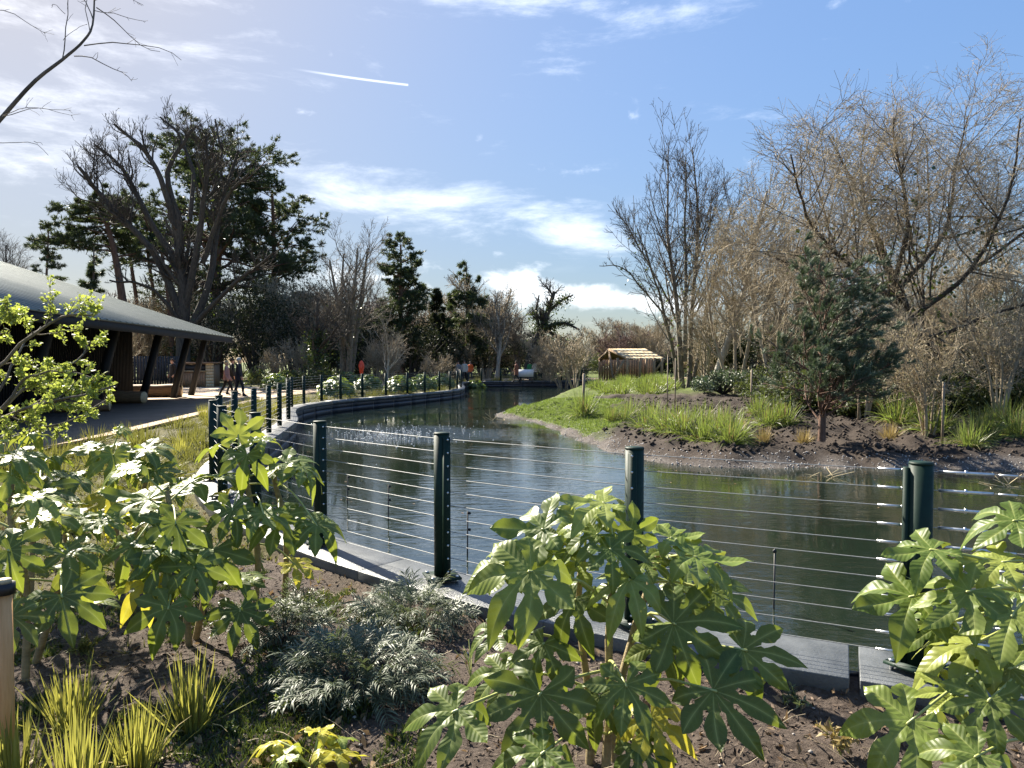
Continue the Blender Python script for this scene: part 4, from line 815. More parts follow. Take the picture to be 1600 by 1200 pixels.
# dense evergreen understorey
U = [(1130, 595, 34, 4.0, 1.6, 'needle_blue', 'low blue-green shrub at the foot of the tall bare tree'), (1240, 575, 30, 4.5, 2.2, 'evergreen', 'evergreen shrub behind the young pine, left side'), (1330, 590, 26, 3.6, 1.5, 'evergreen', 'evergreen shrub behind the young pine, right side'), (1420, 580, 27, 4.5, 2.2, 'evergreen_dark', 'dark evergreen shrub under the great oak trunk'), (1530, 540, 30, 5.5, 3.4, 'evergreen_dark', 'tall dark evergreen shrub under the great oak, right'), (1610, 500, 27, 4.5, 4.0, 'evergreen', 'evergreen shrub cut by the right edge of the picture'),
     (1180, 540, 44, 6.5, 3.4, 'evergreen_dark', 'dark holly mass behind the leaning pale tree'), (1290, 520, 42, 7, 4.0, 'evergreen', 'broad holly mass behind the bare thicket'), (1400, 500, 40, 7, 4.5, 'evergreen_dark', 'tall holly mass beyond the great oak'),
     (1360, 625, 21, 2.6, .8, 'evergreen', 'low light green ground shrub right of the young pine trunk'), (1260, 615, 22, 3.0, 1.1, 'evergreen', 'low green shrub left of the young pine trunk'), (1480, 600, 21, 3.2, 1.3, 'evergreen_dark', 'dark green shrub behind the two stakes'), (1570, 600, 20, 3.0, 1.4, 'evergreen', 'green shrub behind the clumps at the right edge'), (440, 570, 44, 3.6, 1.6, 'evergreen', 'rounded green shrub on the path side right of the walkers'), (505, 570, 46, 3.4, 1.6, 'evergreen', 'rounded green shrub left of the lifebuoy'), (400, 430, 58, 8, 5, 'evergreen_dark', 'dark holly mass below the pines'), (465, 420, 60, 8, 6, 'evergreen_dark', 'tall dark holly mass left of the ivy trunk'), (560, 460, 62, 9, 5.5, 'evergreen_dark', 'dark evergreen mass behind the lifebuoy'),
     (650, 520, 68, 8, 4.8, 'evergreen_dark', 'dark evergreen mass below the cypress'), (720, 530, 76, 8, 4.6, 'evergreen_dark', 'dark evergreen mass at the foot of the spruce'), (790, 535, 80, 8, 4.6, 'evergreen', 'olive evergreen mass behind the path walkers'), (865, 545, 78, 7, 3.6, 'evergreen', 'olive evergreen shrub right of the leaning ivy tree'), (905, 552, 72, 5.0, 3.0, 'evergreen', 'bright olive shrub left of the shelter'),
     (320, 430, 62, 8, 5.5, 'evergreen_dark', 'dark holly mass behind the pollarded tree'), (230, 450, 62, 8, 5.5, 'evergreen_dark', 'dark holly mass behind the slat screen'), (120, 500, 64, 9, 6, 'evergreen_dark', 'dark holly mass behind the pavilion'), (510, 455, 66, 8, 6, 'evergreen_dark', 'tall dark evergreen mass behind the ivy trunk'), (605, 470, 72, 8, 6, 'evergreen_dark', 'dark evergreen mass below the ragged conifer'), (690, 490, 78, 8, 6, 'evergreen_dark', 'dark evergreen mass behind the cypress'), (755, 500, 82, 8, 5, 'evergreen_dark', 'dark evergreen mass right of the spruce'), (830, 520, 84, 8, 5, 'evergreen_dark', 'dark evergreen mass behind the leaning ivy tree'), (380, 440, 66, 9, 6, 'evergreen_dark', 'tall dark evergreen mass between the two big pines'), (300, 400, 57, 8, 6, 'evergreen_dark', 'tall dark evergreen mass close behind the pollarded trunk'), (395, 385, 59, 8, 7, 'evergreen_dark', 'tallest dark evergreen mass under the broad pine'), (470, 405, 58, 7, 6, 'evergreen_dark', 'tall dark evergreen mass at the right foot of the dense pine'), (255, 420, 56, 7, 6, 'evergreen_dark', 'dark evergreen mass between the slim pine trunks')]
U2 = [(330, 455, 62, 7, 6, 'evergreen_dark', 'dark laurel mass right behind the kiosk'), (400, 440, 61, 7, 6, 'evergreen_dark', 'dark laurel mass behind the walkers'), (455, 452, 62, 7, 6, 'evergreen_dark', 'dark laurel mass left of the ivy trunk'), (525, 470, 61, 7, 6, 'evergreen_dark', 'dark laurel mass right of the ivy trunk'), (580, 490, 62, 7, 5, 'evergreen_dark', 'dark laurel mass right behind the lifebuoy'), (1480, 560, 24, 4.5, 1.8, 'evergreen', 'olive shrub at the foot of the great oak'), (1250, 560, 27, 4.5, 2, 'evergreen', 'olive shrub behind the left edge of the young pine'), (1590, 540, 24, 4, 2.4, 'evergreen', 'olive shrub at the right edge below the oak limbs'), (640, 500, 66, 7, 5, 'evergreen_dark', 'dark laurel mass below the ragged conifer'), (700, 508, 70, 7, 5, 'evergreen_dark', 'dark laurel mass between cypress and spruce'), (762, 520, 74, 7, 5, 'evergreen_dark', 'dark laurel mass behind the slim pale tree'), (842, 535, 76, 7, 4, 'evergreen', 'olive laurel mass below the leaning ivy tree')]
for k, (px, top, Y_, W, H, m, lab) in enumerate(U+U2):
    if px < 580 and Y_ > 50 and k < len(U): Y_, W = Y_*1.3, W*1.3
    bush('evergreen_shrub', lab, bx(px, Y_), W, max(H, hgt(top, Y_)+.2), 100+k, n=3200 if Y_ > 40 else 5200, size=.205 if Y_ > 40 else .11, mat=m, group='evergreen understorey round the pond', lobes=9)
# far wood: copies of a few bare trees, brown to reddish, standing close behind one another
p1 = bare('wood_tree', 'slender bare tree of the background wood', bx(955, 92, 0), 8.5, 70, r=.14, n=3, spread=.2, counts=(28, 200, 900, 1500), up=.08, tw=.016, tmat='bark_tan', cmat='bark_tan', group='bare trees of the background wood')
p2_ = bare('wood_tree', 'slender bare tree of the background wood', bx(1000, 96, 0), 7.2, 71, r=.12, n=4, spread=.22, counts=(28, 200, 900, 1500), up=.06, tw=.016, tmat='bark_red', cmat='bark_red', group='bare trees of the background wood')
rng = np.random.default_rng(99)
for k in range(76):
    px = [rng.uniform(890, 1110), rng.uniform(430, 800), rng.uniform(1100, 1550), rng.uniform(-60, 440)][k % 4]; Y_ = (rng.uniform(84, 112), rng.uniform(72, 90), rng.uniform(55, 90), rng.uniform(66, 84))[k % 4]; s = rng.uniform(.8, 1.15)*(.85, 1.35, 1.1, 1.2)[k % 4]
    copy_tree((p1, p2_)[int(rng.random() < .45)], tuple(bx(px, Y_, -.05)), rng.random()*6.28, (s*1.1, s*1.1, s))
fb = bush('wood_shrub', 'dusky evergreen bush in the far background wood', bx(960, 98, 0), 7, 3.6, 140, n=4200, size=.22, mat='evergreen_dark', group='dusky bushes of the far wood')
for k in range(34):
    px = rng.uniform(-150, 1650); s = rng.uniform(.8, 1.3); copy_tree(fb, tuple(bx(px, rng.uniform(86, 110), -.05)), rng.random()*6.28, (s*1.3, s*1.3, s*(.8 if 880 < px < 1120 else 1.15)))
# twiggy undergrowth along the foot of the left wood
ug = bare('brushwood', 'bushy brown undergrowth at the foot of the wood', bx(590, 56, -.05), 3.4, 72, r=.05, n=7, spread=.35, counts=(44, 220, 800, 1100), up=.06, tw=.011, tmat='bark_tan', cmat='bark_tan', group='brown undergrowth at the foot of the wood')
for k in range(26):
    px = rng.uniform(420, 900) if k < 18 else rng.uniform(1090, 1500); Y_ = rng.uniform(54, 80) if px < 900 else rng.uniform(36, 46); s = rng.uniform(.8, 1.5)
    copy_tree(ug, tuple(bx(px, Y_)), rng.random()*6.28, (s, s, s))

# --- the young pine on the right bank, wind-swept shoots
rng = np.random.default_rng(39); yb_ = bx(1285, 16.2)
tr = limbset([([(1285, 690), (1286, 630), (1284, 560), (1290, 490), (1296, 440)], .085, .02, 0)], 16.2)
P1, R1 = grow(rng, *tr, 46, 9, (.12, .97), (50, 85), (.36, .62), .45, .012, .3, .08, (.05, 0, .06), absL=3.3, taper=.45)
P2, R2 = grow(rng, P1, R1, 520, 7, (.2, 1), (25, 60), (.32, .6), .5, .006, .5, .1, (.05, 0, .05))
P3, R3 = grow(rng, P2, R2, 1700, 4, (.25, 1), (18, 45), (.4, .7), .6, .004, .6, .09, (.22, 0, .08))
sel = rng.random(len(P3)) < np.clip((P3[:, 0, 2]-.5)/.9, 0.12, 1)
pos, d = along(rng, P3[sel], 19000, (.05, 1)); V, F = sprigs(rng, pos, d, 5, .115, .0055, .45, .1)
V = V.reshape(-1, 3)
tree_thing('young_pine', 'young blue-green pine with wind-swept shoots on the right bank', yb_, [(*tr, 10), (P1, R1, 6)], [(P2, R2, 4), (P3, R3, 3)], M['bark_pine'], M['bark_pine'], None, [('needles', (V, F), M['needle_blue'])])
# ------------------------------------------------------------------ bank planting
def blades(rng, base, n, L, w, spread=.5, lean=(0, 0), segs=4, droop=.9, foot=.06, stiff=.0):
    a = rng.random(n)*2*PI; e = np.abs(rng.normal(size=n))*spread; l = L*rng.uniform(.55, 1.1, n); out = np.stack((np.cos(a), np.sin(a), 0*a), 1)
    d = nrm(out*np.sin(np.minimum(e, 1.3))[:, None]+np.array((lean[0], lean[1], 0))+np.array((0, 0, 1))*np.cos(np.minimum(e, 1.3))[:, None])
    p = np.array(base)+out*(rng.random(n)**.5*foot)[:, None]; rows = []; s = nrm(np.cross(d, out+rng.normal(size=(n, 3))*.4))
    for k in range(segs+1):
        u = k/segs; wd = w*(1-u**2.2)*(.7+.6*u*(1-u)*2)*rng.uniform(.8, 1.2, n) if k else w*.7*np.ones(n)
        rows.append((p-s*wd[:, None]/2, p+s*wd[:, None]/2)); p = p+d*(l/segs)[:, None]; d = nrm(d+np.array((0, 0, -droop*(1-stiff)))*(.25+.75*u)*np.sin(np.minimum(e, 1.2))[:, None]+rng.normal(size=(n, 3))*.03)
    V = np.stack([np.stack(r, 1) for r in rows], 1).reshape(n, -1, 3); m = 2*(segs+1); i = (np.arange(n)*m)[:, None]; r = np.arange(segs)*2
    F = np.stack((i+r, i+r+1, i+r+3, i+r+2), -1).reshape(-1, 4); return V.reshape(-1, 3), F
def clump(name, label, base, n, L, w, seed, mat, cat='plant', group=None, dry=0, **kw):
    rng = np.random.default_rng(seed); t = thing(name, label, cat, tuple(base), group); V, F = blades(rng, (0, 0, 0), n, L, w, **kw)
    link('blades', mesh('blades', V, F, M[mat], True), t)['kind'] = 'stuff'
    if dry:
        V, F = blades(rng, (0, 0, 0), dry, L*.9, w, spread=1.0, droop=1.4); link('dry_blades', mesh('dry_blades', V, F, M['sedge_dry'], True), t)['kind'] = 'stuff'
    return t
def gb(px, py):                                     # foot of a plant: photo pixel onto the terrain
    z = 0.0
    for _ in range(12):
        p = on(px, py, z); z = z1(p[0], p[1])
    return np.array((p[0], p[1], z))
SED = [(1012, 668), (1040, 672), (1068, 688), (1100, 690), (1125, 672), (1020, 655), (1060, 660), (1095, 665), (985, 650), (955, 655), (912, 655), (1140, 690), (1200, 672), (1185, 660), (1225, 668), (1420, 668), (1440, 672), (1462, 662), (1405, 660), (1535, 690), (1560, 710), (1575, 680), (1595, 690), (1515, 672), (1590, 715), (1148, 700), (1550, 668), (975, 662)]
proto = {}
ORD = 'first second third fourth fifth sixth seventh eighth ninth tenth eleventh twelfth thirteenth fourteenth fifteenth sixteenth seventeenth eighteenth nineteenth twentieth twenty-first twenty-second twenty-third twenty-fourth twenty-fifth twenty-sixth twenty-seventh twenty-eighth'.split()
for k in range(5):
    proto[k] = None
for k, (px, py) in enumerate(SED):
    b0 = gb(px, py); g_ = 'strappy sedge clumps on the right bank'; lab = 'arching strap-leaved clump on the right bank, %s counting from the left' % ORD[sorted(range(len(SED)), key=lambda q: SED[q][0]).index(k)]
    i = k % 5
    if proto[i] is None:
        proto[i] = clump('sedge_clump', lab, b0, 210, .85, .018, 200+i, 'sedge', group=g_, dry=40, spread=.85, droop=1.0, foot=.24)
    else: copy_tree(proto[i], tuple(b0), random.Random(k).random()*6.28, random.Random(k+5).uniform(.75, 1.15), lab)
rng = np.random.default_rng(41)
fp = clump('sedge_clump', 'strappy green clump in the far drift towards the shelter', bx(960, 42), 150, .75, .03, 210, 'sedge', group='far drift of strappy clumps', dry=22, spread=.85, droop=1.0, foot=.35)
for k in range(44):
    Y_ = rng.uniform(34, 52); px = rng.uniform(925, 1058) if Y_ > 38 else rng.uniform(960, 1045); copy_tree(fp, tuple(bx(px, Y_)), rng.random()*6.28, rng.uniform(.8, 1.3))
YG = [(1195, 693, 'small golden grass tuft left of the young pine, lower'), (1158, 682, 'small golden grass tuft left of the young pine, upper'), (1257, 690, 'small golden grass tuft at the foot of the young pine'), (1370, 668, 'small golden grass tuft right of the young pine, further back'), (1392, 690, 'small golden grass tuft right of the young pine, nearer the water'), (1455, 700, 'small golden grass tuft by the two stakes')]
y0 = None
for k, (px, py, lab) in enumerate(YG):
    b0 = gb(px, py)
    if y0 is None: y0 = clump('golden_tuft', lab, b0, 120, .42, .012, 220, 'sedge_dry', group='small golden grass tufts', spread=.6, droop=.35, foot=.1)
    else: copy_tree(y0, tuple(b0), k*1.7, .8+.08*k, lab)
# mown grass on the tip of the bank
n = 26000; x = rng.uniform(-1, 4.6, n); y = rng.uniform(20, 36, n); td = np.hypot((x-1.6)/2.6, (y-28.5)/9.0)+(vnoise(x, y, .8, 11)-.5)*.35; dsh = dist(SHOREC[::2], x, y)
ok = (td < .95) & (dsh > .6) & ~inside(POND, x, y); x, y = x[ok], y[ok]; pos = np.stack((x, y, zat(x, y)-.01), 1)
V, F = sprigs(rng, pos, np.tile((0, 0, 1.), (len(pos), 1)), 3, .10, .011, .5)
tagged(link('grass_turf', mesh('grass_turf', V, F, M['grass'])), 'short bright green turf on the tip of the right bank', 'grass', kind='stuff')
# dug clods on the right bank
ico = np.array([(0, 0, 1), (.9, 0, .2), (.28, .85, .2), (-.72, .5, .25), (-.7, -.55, .2), (.3, -.85, .25), (0, 0, -.8)]); fi = np.array([(0, i, i % 5+1) for i in range(1, 6)]+[(6, i % 5+1, i) for i in range(1, 6)])
n = 7000; x = rng.uniform(1.5, 14, n); y = 13.6+rng.random(n)**1.5*16; dsh = dist(SHOREC[::2], x, y); ok = (dsh > .9) & ~inside(POND, x, y) & (np.hypot((x-1.6)/2.6, (y-28.5)/9) > 1); x, y = x[ok], y[ok]; m = len(x)
sz = rng.uniform(.014, .055, m)*np.where(rng.random(m) < .1, 1.7, 1); Vc = ico[None]*sz[:, None, None]*rng.uniform(.6, 1.4, (m, 7, 3))+np.stack((x, y, zat(x, y)+sz*.2), 1)[:, None]
clod = noisemat('clod', (.025, .019, .016), (.085, .068, .056), 18, .95, .5, island=.35, spec=.2)
tagged(link('soil_clods', mesh('soil_clods', Vc.reshape(-1, 3), (fi[None]+np.arange(m)[:, None, None]*7).reshape(-1, 3), clod)), 'lumpy dark dug soil on the right bank', 'soil', kind='stuff')
n = 16000; x = rng.uniform(-1.2, 14, n); y = 13.4+rng.random(n)**1.4*17; dsh = dist(SHOREC[::2], x, y); ok = (dsh < .95) & ~inside(POND, x, y); x, y = x[ok], y[ok]; m = len(x); sz = rng.uniform(.006, .024, m)
Vc = ico[None]*sz[:, None, None]*rng.uniform(.6, 1.4, (m, 7, 3))+np.stack((x, y, zat(x, y)+sz*.2), 1)[:, None]
tagged(link('shore_gravel', mesh('shore_gravel', Vc.reshape(-1, 3), (fi[None]+np.arange(m)[:, None, None]*7).reshape(-1, 3), M['stone'])), 'grey gravel along the waterline of the right bank', 'gravel', kind='stuff')
# stakes and posts on the right bank
for px, py, top, r, lab in [(1490, 710, 598, .05, 'stout pale wooden stake beside the thin bare shrub'), (1474, 690, 598, .03, 'thin dark stake just left of the stout pale stake'), (1342, 668, 590, .025, 'thin stake right of the young pine trunk'), (1174, 640, 578, .03, 'wooden stake between the tall bare tree and the young pine'), (1055, 640, 560, .022, 'thin stake in front of the tall bare tree, right of two'), (1043, 640, 555, .02, 'thin stake in front of the tall bare tree, left of two'), (912, 640, 584, .055, 'short brown wooden post standing in the turf on the bank tip')]:
    b0 = gb(px, py); t = thing('wooden_stake', lab, 'stake', tuple(b0), 'stakes on the right bank'); top_z = hgt(top, b0[1])
    mb = MB().cyl(b0-np.array((0, 0, .2)), (b0[0]+.01, b0[1], top_z), r, r*.92, k=9); mb.build('stake', M['stake'], t); MB().cyl((b0[0]+.01, b0[1], top_z), (b0[0]+.01, b0[1], top_z+.012), r*.92, r*.6, k=9).build('stake_top', M['timber_pale'], t)
# dry reeds lying in the water by the bank
for k, (px, py, L, lab) in enumerate([(768, 657, .9, 'broken dry reeds in the water at the tip of the bank'), (1578, 762, .5, 'broken dry reeds in the water at the right edge'), (1290, 745, .5, 'few dry reed stems by the waterline of the right bank')]):
    b0 = on(px, py, WATER); rg = np.random.default_rng(300+k); t = thing('dry_reeds', lab, 'reeds', tuple(b0), 'dry reeds in the pond'); n = 9; d = nrm(np.stack((rg.normal(size=n), rg.normal(size=n)*.5, np.abs(rg.normal(size=n))*.6), 1))
    P = b0+rg.normal(size=(n, 1, 3))*np.array((.3, .1, .01))*L+d[:, None]*np.linspace(0, L, 4)[None, :, None]*rg.uniform(.3, .8, (n, 1, 1)); link('stems', tube_mesh('stems', [(P, np.full((n, 4), .007), 4)], M['dry_reed'], b0), t)

# ------------------------------------------------------------------ fatsia: the big palmate leaves
def fatsia_leaf_mesh(seed, lobes=8, droop=.3, curl=.12, fold=.22, W0=.3):
    rng = np.random.default_rng(seed); half = math.radians(rng.uniform(128, 140)); th = np.linspace(-half, half, lobes); h = (th[1]-th[0])/2
    Ls = (1-.42*(np.abs(th)/half)**2.0)*rng.uniform(.92, 1.06, lobes); cols = np.array((-1, -.72, -.36, -.05, 0, .05, .36, .72, 1.)); V = []; UV = []; VE = []; F = []; nb = 0
    for li in range(lobes):
        L = Ls[li]; xs = np.concatenate((np.linspace(0, W0, 5), W0+(L-W0)*np.array((.07, .18, .3, .42, .54, .66, .77, .87, .95, 1.0))))
        wmax = W0*math.tan(h)*.98; ld = rng.normal()*.16; tw = rng.normal()*.35; wv = rng.random()*6.28; sw = rng.normal()*.16
        for xi, x in enumerate(xs):
            if x <= W0: hw = x*math.tan(h)
            else:
                u = (x-W0)/(L-W0); hw = wmax*(1-.36*math.exp(-((u-.09)/.11)**2))*(1+.72*math.sin(PI*min(u, 1)**1.12))*(1-u**2.8)**.82
                hw *= 1+.045*math.sin(u*26+wv)*(u > .15)*(u < .92); 
            for c in cols:
                yy = c*hw; inw = min(1, max(0, (x-W0*.4)/(W0*.6))); u = max(0, (x-W0)/(L-W0)); lat = abs(c)
                yb = yy+sw*u*u*(L-W0); X, Yl = x*math.cos(th[li])-yb*math.sin(th[li]), x*math.sin(th[li])+yb*math.cos(th[li]); rr = math.hypot(x, yy)
                z = .10*rr*(1-rr)-droop*rr**2.2+ld*u*u+inw*(fold*abs(yy)*(1 if lat < .8 else .9))*(1-.6*u)+tw*yy*u+.010*math.sin(rr*24)*min(lat, .7)*inw+.022*math.sin(x*14+wv)*lat*inw-curl*u**3
                V.append((X, Yl, z)); UV.append((x, abs(yy))); VE.append(1.0 if c == 0 else (.55 if lat < .1 else 0.0))
        n = len(cols); i, j = np.meshgrid(np.arange(len(xs)-1), np.arange(n-1), indexing='ij'); q = nb+i*n+j; F.append(np.stack((q, q+n, q+n+1, q+1), -1).reshape(-1, 4)); nb += len(xs)*n
    return mesh('leaf', np.array(V), np.concatenate(F), LEAFM, True, attrs={'vein': VE}, uv=np.array(UV))
def leaf_material(name, cA, cB, cC, trans, tf, rough=.44):
    m, nt, b = newmat(name); uv = nd(nt, 'ShaderNodeUVMap', uv_map='uv'); s = nd(nt, 'ShaderNodeSeparateXYZ'); nt.links.new(uv.outputs[0], s.inputs[0])
    def mm(op, a, c):
        n = nd(nt, 'ShaderNodeMath', operation=op)
        for i, v in enumerate((a, c)):
            if isinstance(v, (int, float)): n.inputs[i].default_value = v
            else: nt.links.new(v, n.inputs[i])
        return n.outputs[0]
    side = mm('PINGPONG', mm('MULTIPLY', mm('SUBTRACT', s.outputs[0], mm('MULTIPLY', s.outputs[1], .8)), 11.0), .5)        # side veins run up from the midrib
    sv = nd(nt, 'ShaderNodeMapRange', interpolation_type='SMOOTHSTEP'); sv.inputs['From Min'].default_value = .0; sv.inputs['From Max'].default_value = .07; sv.inputs['To Min'].default_value = 1; sv.inputs['To Max'].default_value = 0; nt.links.new(side, sv.inputs['Value'])
    ve = nd(nt, 'ShaderNodeAttribute', attribute_name='vein').outputs['Fac']; vp = mm('POWER', ve, 1.6); vv = mm('MAXIMUM', vp, mm('MULTIPLY', sv.outputs[0], .13))
    oi = nd(nt, 'ShaderNodeObjectInfo'); r = nd(nt, 'ShaderNodeValToRGB'); e = r.color_ramp.elements; e.new(.8); 
    for q, (p, c) in zip(e, ((0, cA), (.72, cB), (1, cC))): q.position = p; q.color = rgba(c)
    nt.links.new(oi.outputs['Random'], r.inputs[0])
    tc_ = nd(nt, 'ShaderNodeTexCoord'); nz = nd(nt, 'ShaderNodeTexNoise', Scale=3.5, Detail=5, Roughness=.6); nt.links.new(tc_.outputs['Object'], nz.inputs['Vector'])
    mr = nd(nt, 'ShaderNodeMapRange'); mr.inputs['From Min'].default_value = .3; mr.inputs['From Max'].default_value = .7; mr.inputs['To Min'].default_value = .72; mr.inputs['To Max'].default_value = 1.25; nt.links.new(nz.outputs['Fac'], mr.inputs['Value'])
    sc = nd(nt, 'ShaderNodeVectorMath', operation='SCALE'); nt.links.new(r.outputs[0], sc.inputs[0]); nt.links.new(mr.outputs[0], sc.inputs['Scale'])
    mx = nd(nt, 'ShaderNodeMixRGB'); mx.inputs[2].default_value = (.42, .46, .14, 1); nt.links.new(mm('MULTIPLY', vv, .85), mx.inputs[0]); nt.links.new(sc.outputs[0], mx.inputs[1]); nt.links.new(mx.outputs[0], b.inputs['Base Color'])
    b.inputs['Roughness'].default_value = rough; b.inputs['Specular IOR Level'].default_value = .45
    hh = mm('ADD', mm('MULTIPLY', side, .9), mm('MULTIPLY', ve, -.6)); bp = nd(nt, 'ShaderNodeBump', Strength=.15, Distance=.02); nt.links.new(hh, bp.inputs['Height']); nt.links.new(bp.outputs[0], b.inputs['Normal'])
    tr = nd(nt, 'ShaderNodeBsdfTranslucent'); tm = nd(nt, 'ShaderNodeMixRGB', blend_type='MIX'); tm.inputs[0].default_value = .5; tm.inputs[1].default_value = rgba(trans); nt.links.new(mx.outputs[0], tm.inputs[2]); nt.links.new(tm.outputs[0], tr.inputs[0])
    ms = nd(nt, 'ShaderNodeMixShader', Fac=tf); nt.links.new(b.outputs[0], ms.inputs[1]); nt.links.new(tr.outputs[0], ms.inputs[2]); nt.links.new(ms.outputs[0], nt.nodes['Material Output'].inputs[0]); return m
LM_green = leaf_material('fatsia_leaf', (.08, .13, .02), (.125, .18, .03), (.21, .26, .05), (.5, .57, .05), .36)
LM_dark = leaf_material('fatsia_leaf_dark', (.066, .108, .018), (.1, .145, .026), (.14, .185, .034), (.44, .52, .045), .33)
LM_young = leaf_material('fatsia_leaf_young', (.16, .225, .04), (.225, .285, .055), (.31, .35, .075), (.6, .62, .06), .34, .36)
LM_yellow = leaf_material('fatsia_leaf_yellow', (.38, .36, .04), (.5, .45, .05), (.55, .5, .08), (.8, .7, .05), .42, .4)
LEAFM = LM_green
LV = {}
def leafvar(kind, m):
    key = (kind, m.name)
    if key not in LV:
        sd, lo, dr, cu, fo = {0: (1, 8, .16, .08, .12), 1: (2, 7, .3, .16, .18), 2: (3, 7, .45, .25, .16), 3: (4, 7, .22, .12, .28), 4: (5, 7, .58, .22, .16), 5: (6, 7, .12, .02, .4), 6: (7, 8, .2, .06, .1), 7: (8, 7, .36, .12, .22)}[kind]
        base_key = (kind, '*')
        if base_key not in LV: LV[base_key] = fatsia_leaf_mesh(sd*13, lo, dr, cu, fo)
        me = LV[base_key].copy(); me.name = 'leaf'; me.materials.clear(); me.materials.append(m); LV[key] = me
    return LV[key]
def add_leaf(t, node, pos, tip, nor, size, kind, mat, rng, r=.0045):
    pos, tip, nor = np.array(pos, float), nrm(np.array(tip, float)), nrm(np.array(nor, float))
    tip = nrm(tip-nor*np.dot(tip, nor)); side = np.cross(nor, tip); base = np.array(t.location)
    size *= rng.uniform(1.08, 1.45); o = link('leaf', leafvar(kind, mat), t); sy = size*rng.uniform(.92, 1.08)
    Mx = Matrix((( tip[0]*size, side[0]*sy, nor[0]*size, pos[0]-base[0]), (tip[1]*size, side[1]*sy, nor[1]*size, pos[1]-base[1]), (tip[2]*size, side[2]*sy, nor[2]*size, pos[2]-base[2]), (0, 0, 0, 1)))
    o.matrix_local = Mx
    node = np.array(node, float); L = np.linalg.norm(pos-node); mid = (node+pos)/2+np.array((0, 0, .10*L))+rng.normal(size=3)*.03*L
    P = catmull([node, mid, pos, pos+tip*size*.03-nor*.002], 8)[None]
    link('leaf_stalk', tube_mesh('leaf_stalk', [(P, np.linspace(r*1.5, r*.85, 8)[None], 6)], M['stalk'], base), t)
def stems_of(t, paths, r=.016):
    base = np.array(t.location)
    for p in paths:
        P = catmull(p, 12)[None]; R = (np.linspace(r*1.15, r*.8, 12)*(1+.08*np.sin(np.arange(12)*2.3)))[None]; link('stem', tube_mesh('stem', [(P, R, 10)], M['fatsia_stem'], base), t)
CAMP = np.array((0, 0, CAMZ))
def auto_leaves(t, path, n, rng, size=(.14, .2), pet=(.16, .34), mats=(LM_green,), t0=.35, face=.35, az0=0.0, pw=None):
    P = catmull(path, 24)
    for i in range(n):
        u = t0+(1-t0)*((i+.5)/n)**.8; node = P[min(23, int(u*23))]; a = az0+i*2.39996+rng.normal()*.25; young = (i/n)
        el = math.radians(-22+95*young**1.6+rng.normal()*8); out = np.array((math.cos(a), math.sin(a), 0)); pl = rng.uniform(*pet)*(1.1-.55*young**2)
        pos = node+out*math.cos(el)*pl+np.array((0, 0, math.sin(el)*pl)); pos[2] = max(pos[2], z1(pos[0], pos[1])+.1); tc_ = nrm(CAMP-pos)
        tip = out*.95+np.array((0, 0, -.45+.5*young)); nor = np.array((0, 0, 1.))+out*.35+tc_*face+np.array(SUN)*.25+rng.normal(size=3)*.18
        k = int(rng.choice((0, 1, 2, 3, 4, 6, 7))) if young < .8 else int(rng.choice((1, 3, 5))); m = mats[min(len(mats)-1, int(young*len(mats)))]
        if rng.random() < .05: m = LM_yellow
        add_leaf(t, node, pos, tip, nor, rng.uniform(*size)*(1-.35*young**3), k, m, rng)
def hand_leaf(t, stem, rng, px, py, Y, ang, size, kind, mat, c=.7, u=.6, side=0.0, node_t=.75, dip=0.0):
    pos = at(px, py, Y); tc_ = nrm(CAMP-pos); P = catmull(stem, 24); node = P[int(node_t*23)]; size *= 1.1
    a = math.radians(ang); tip = np.array((math.cos(a), dip, math.sin(a))); nor = np.array((side, 0, u))+tc_*c
    add_leaf(t, node, pos, tip, nor, size, kind, mat, rng)

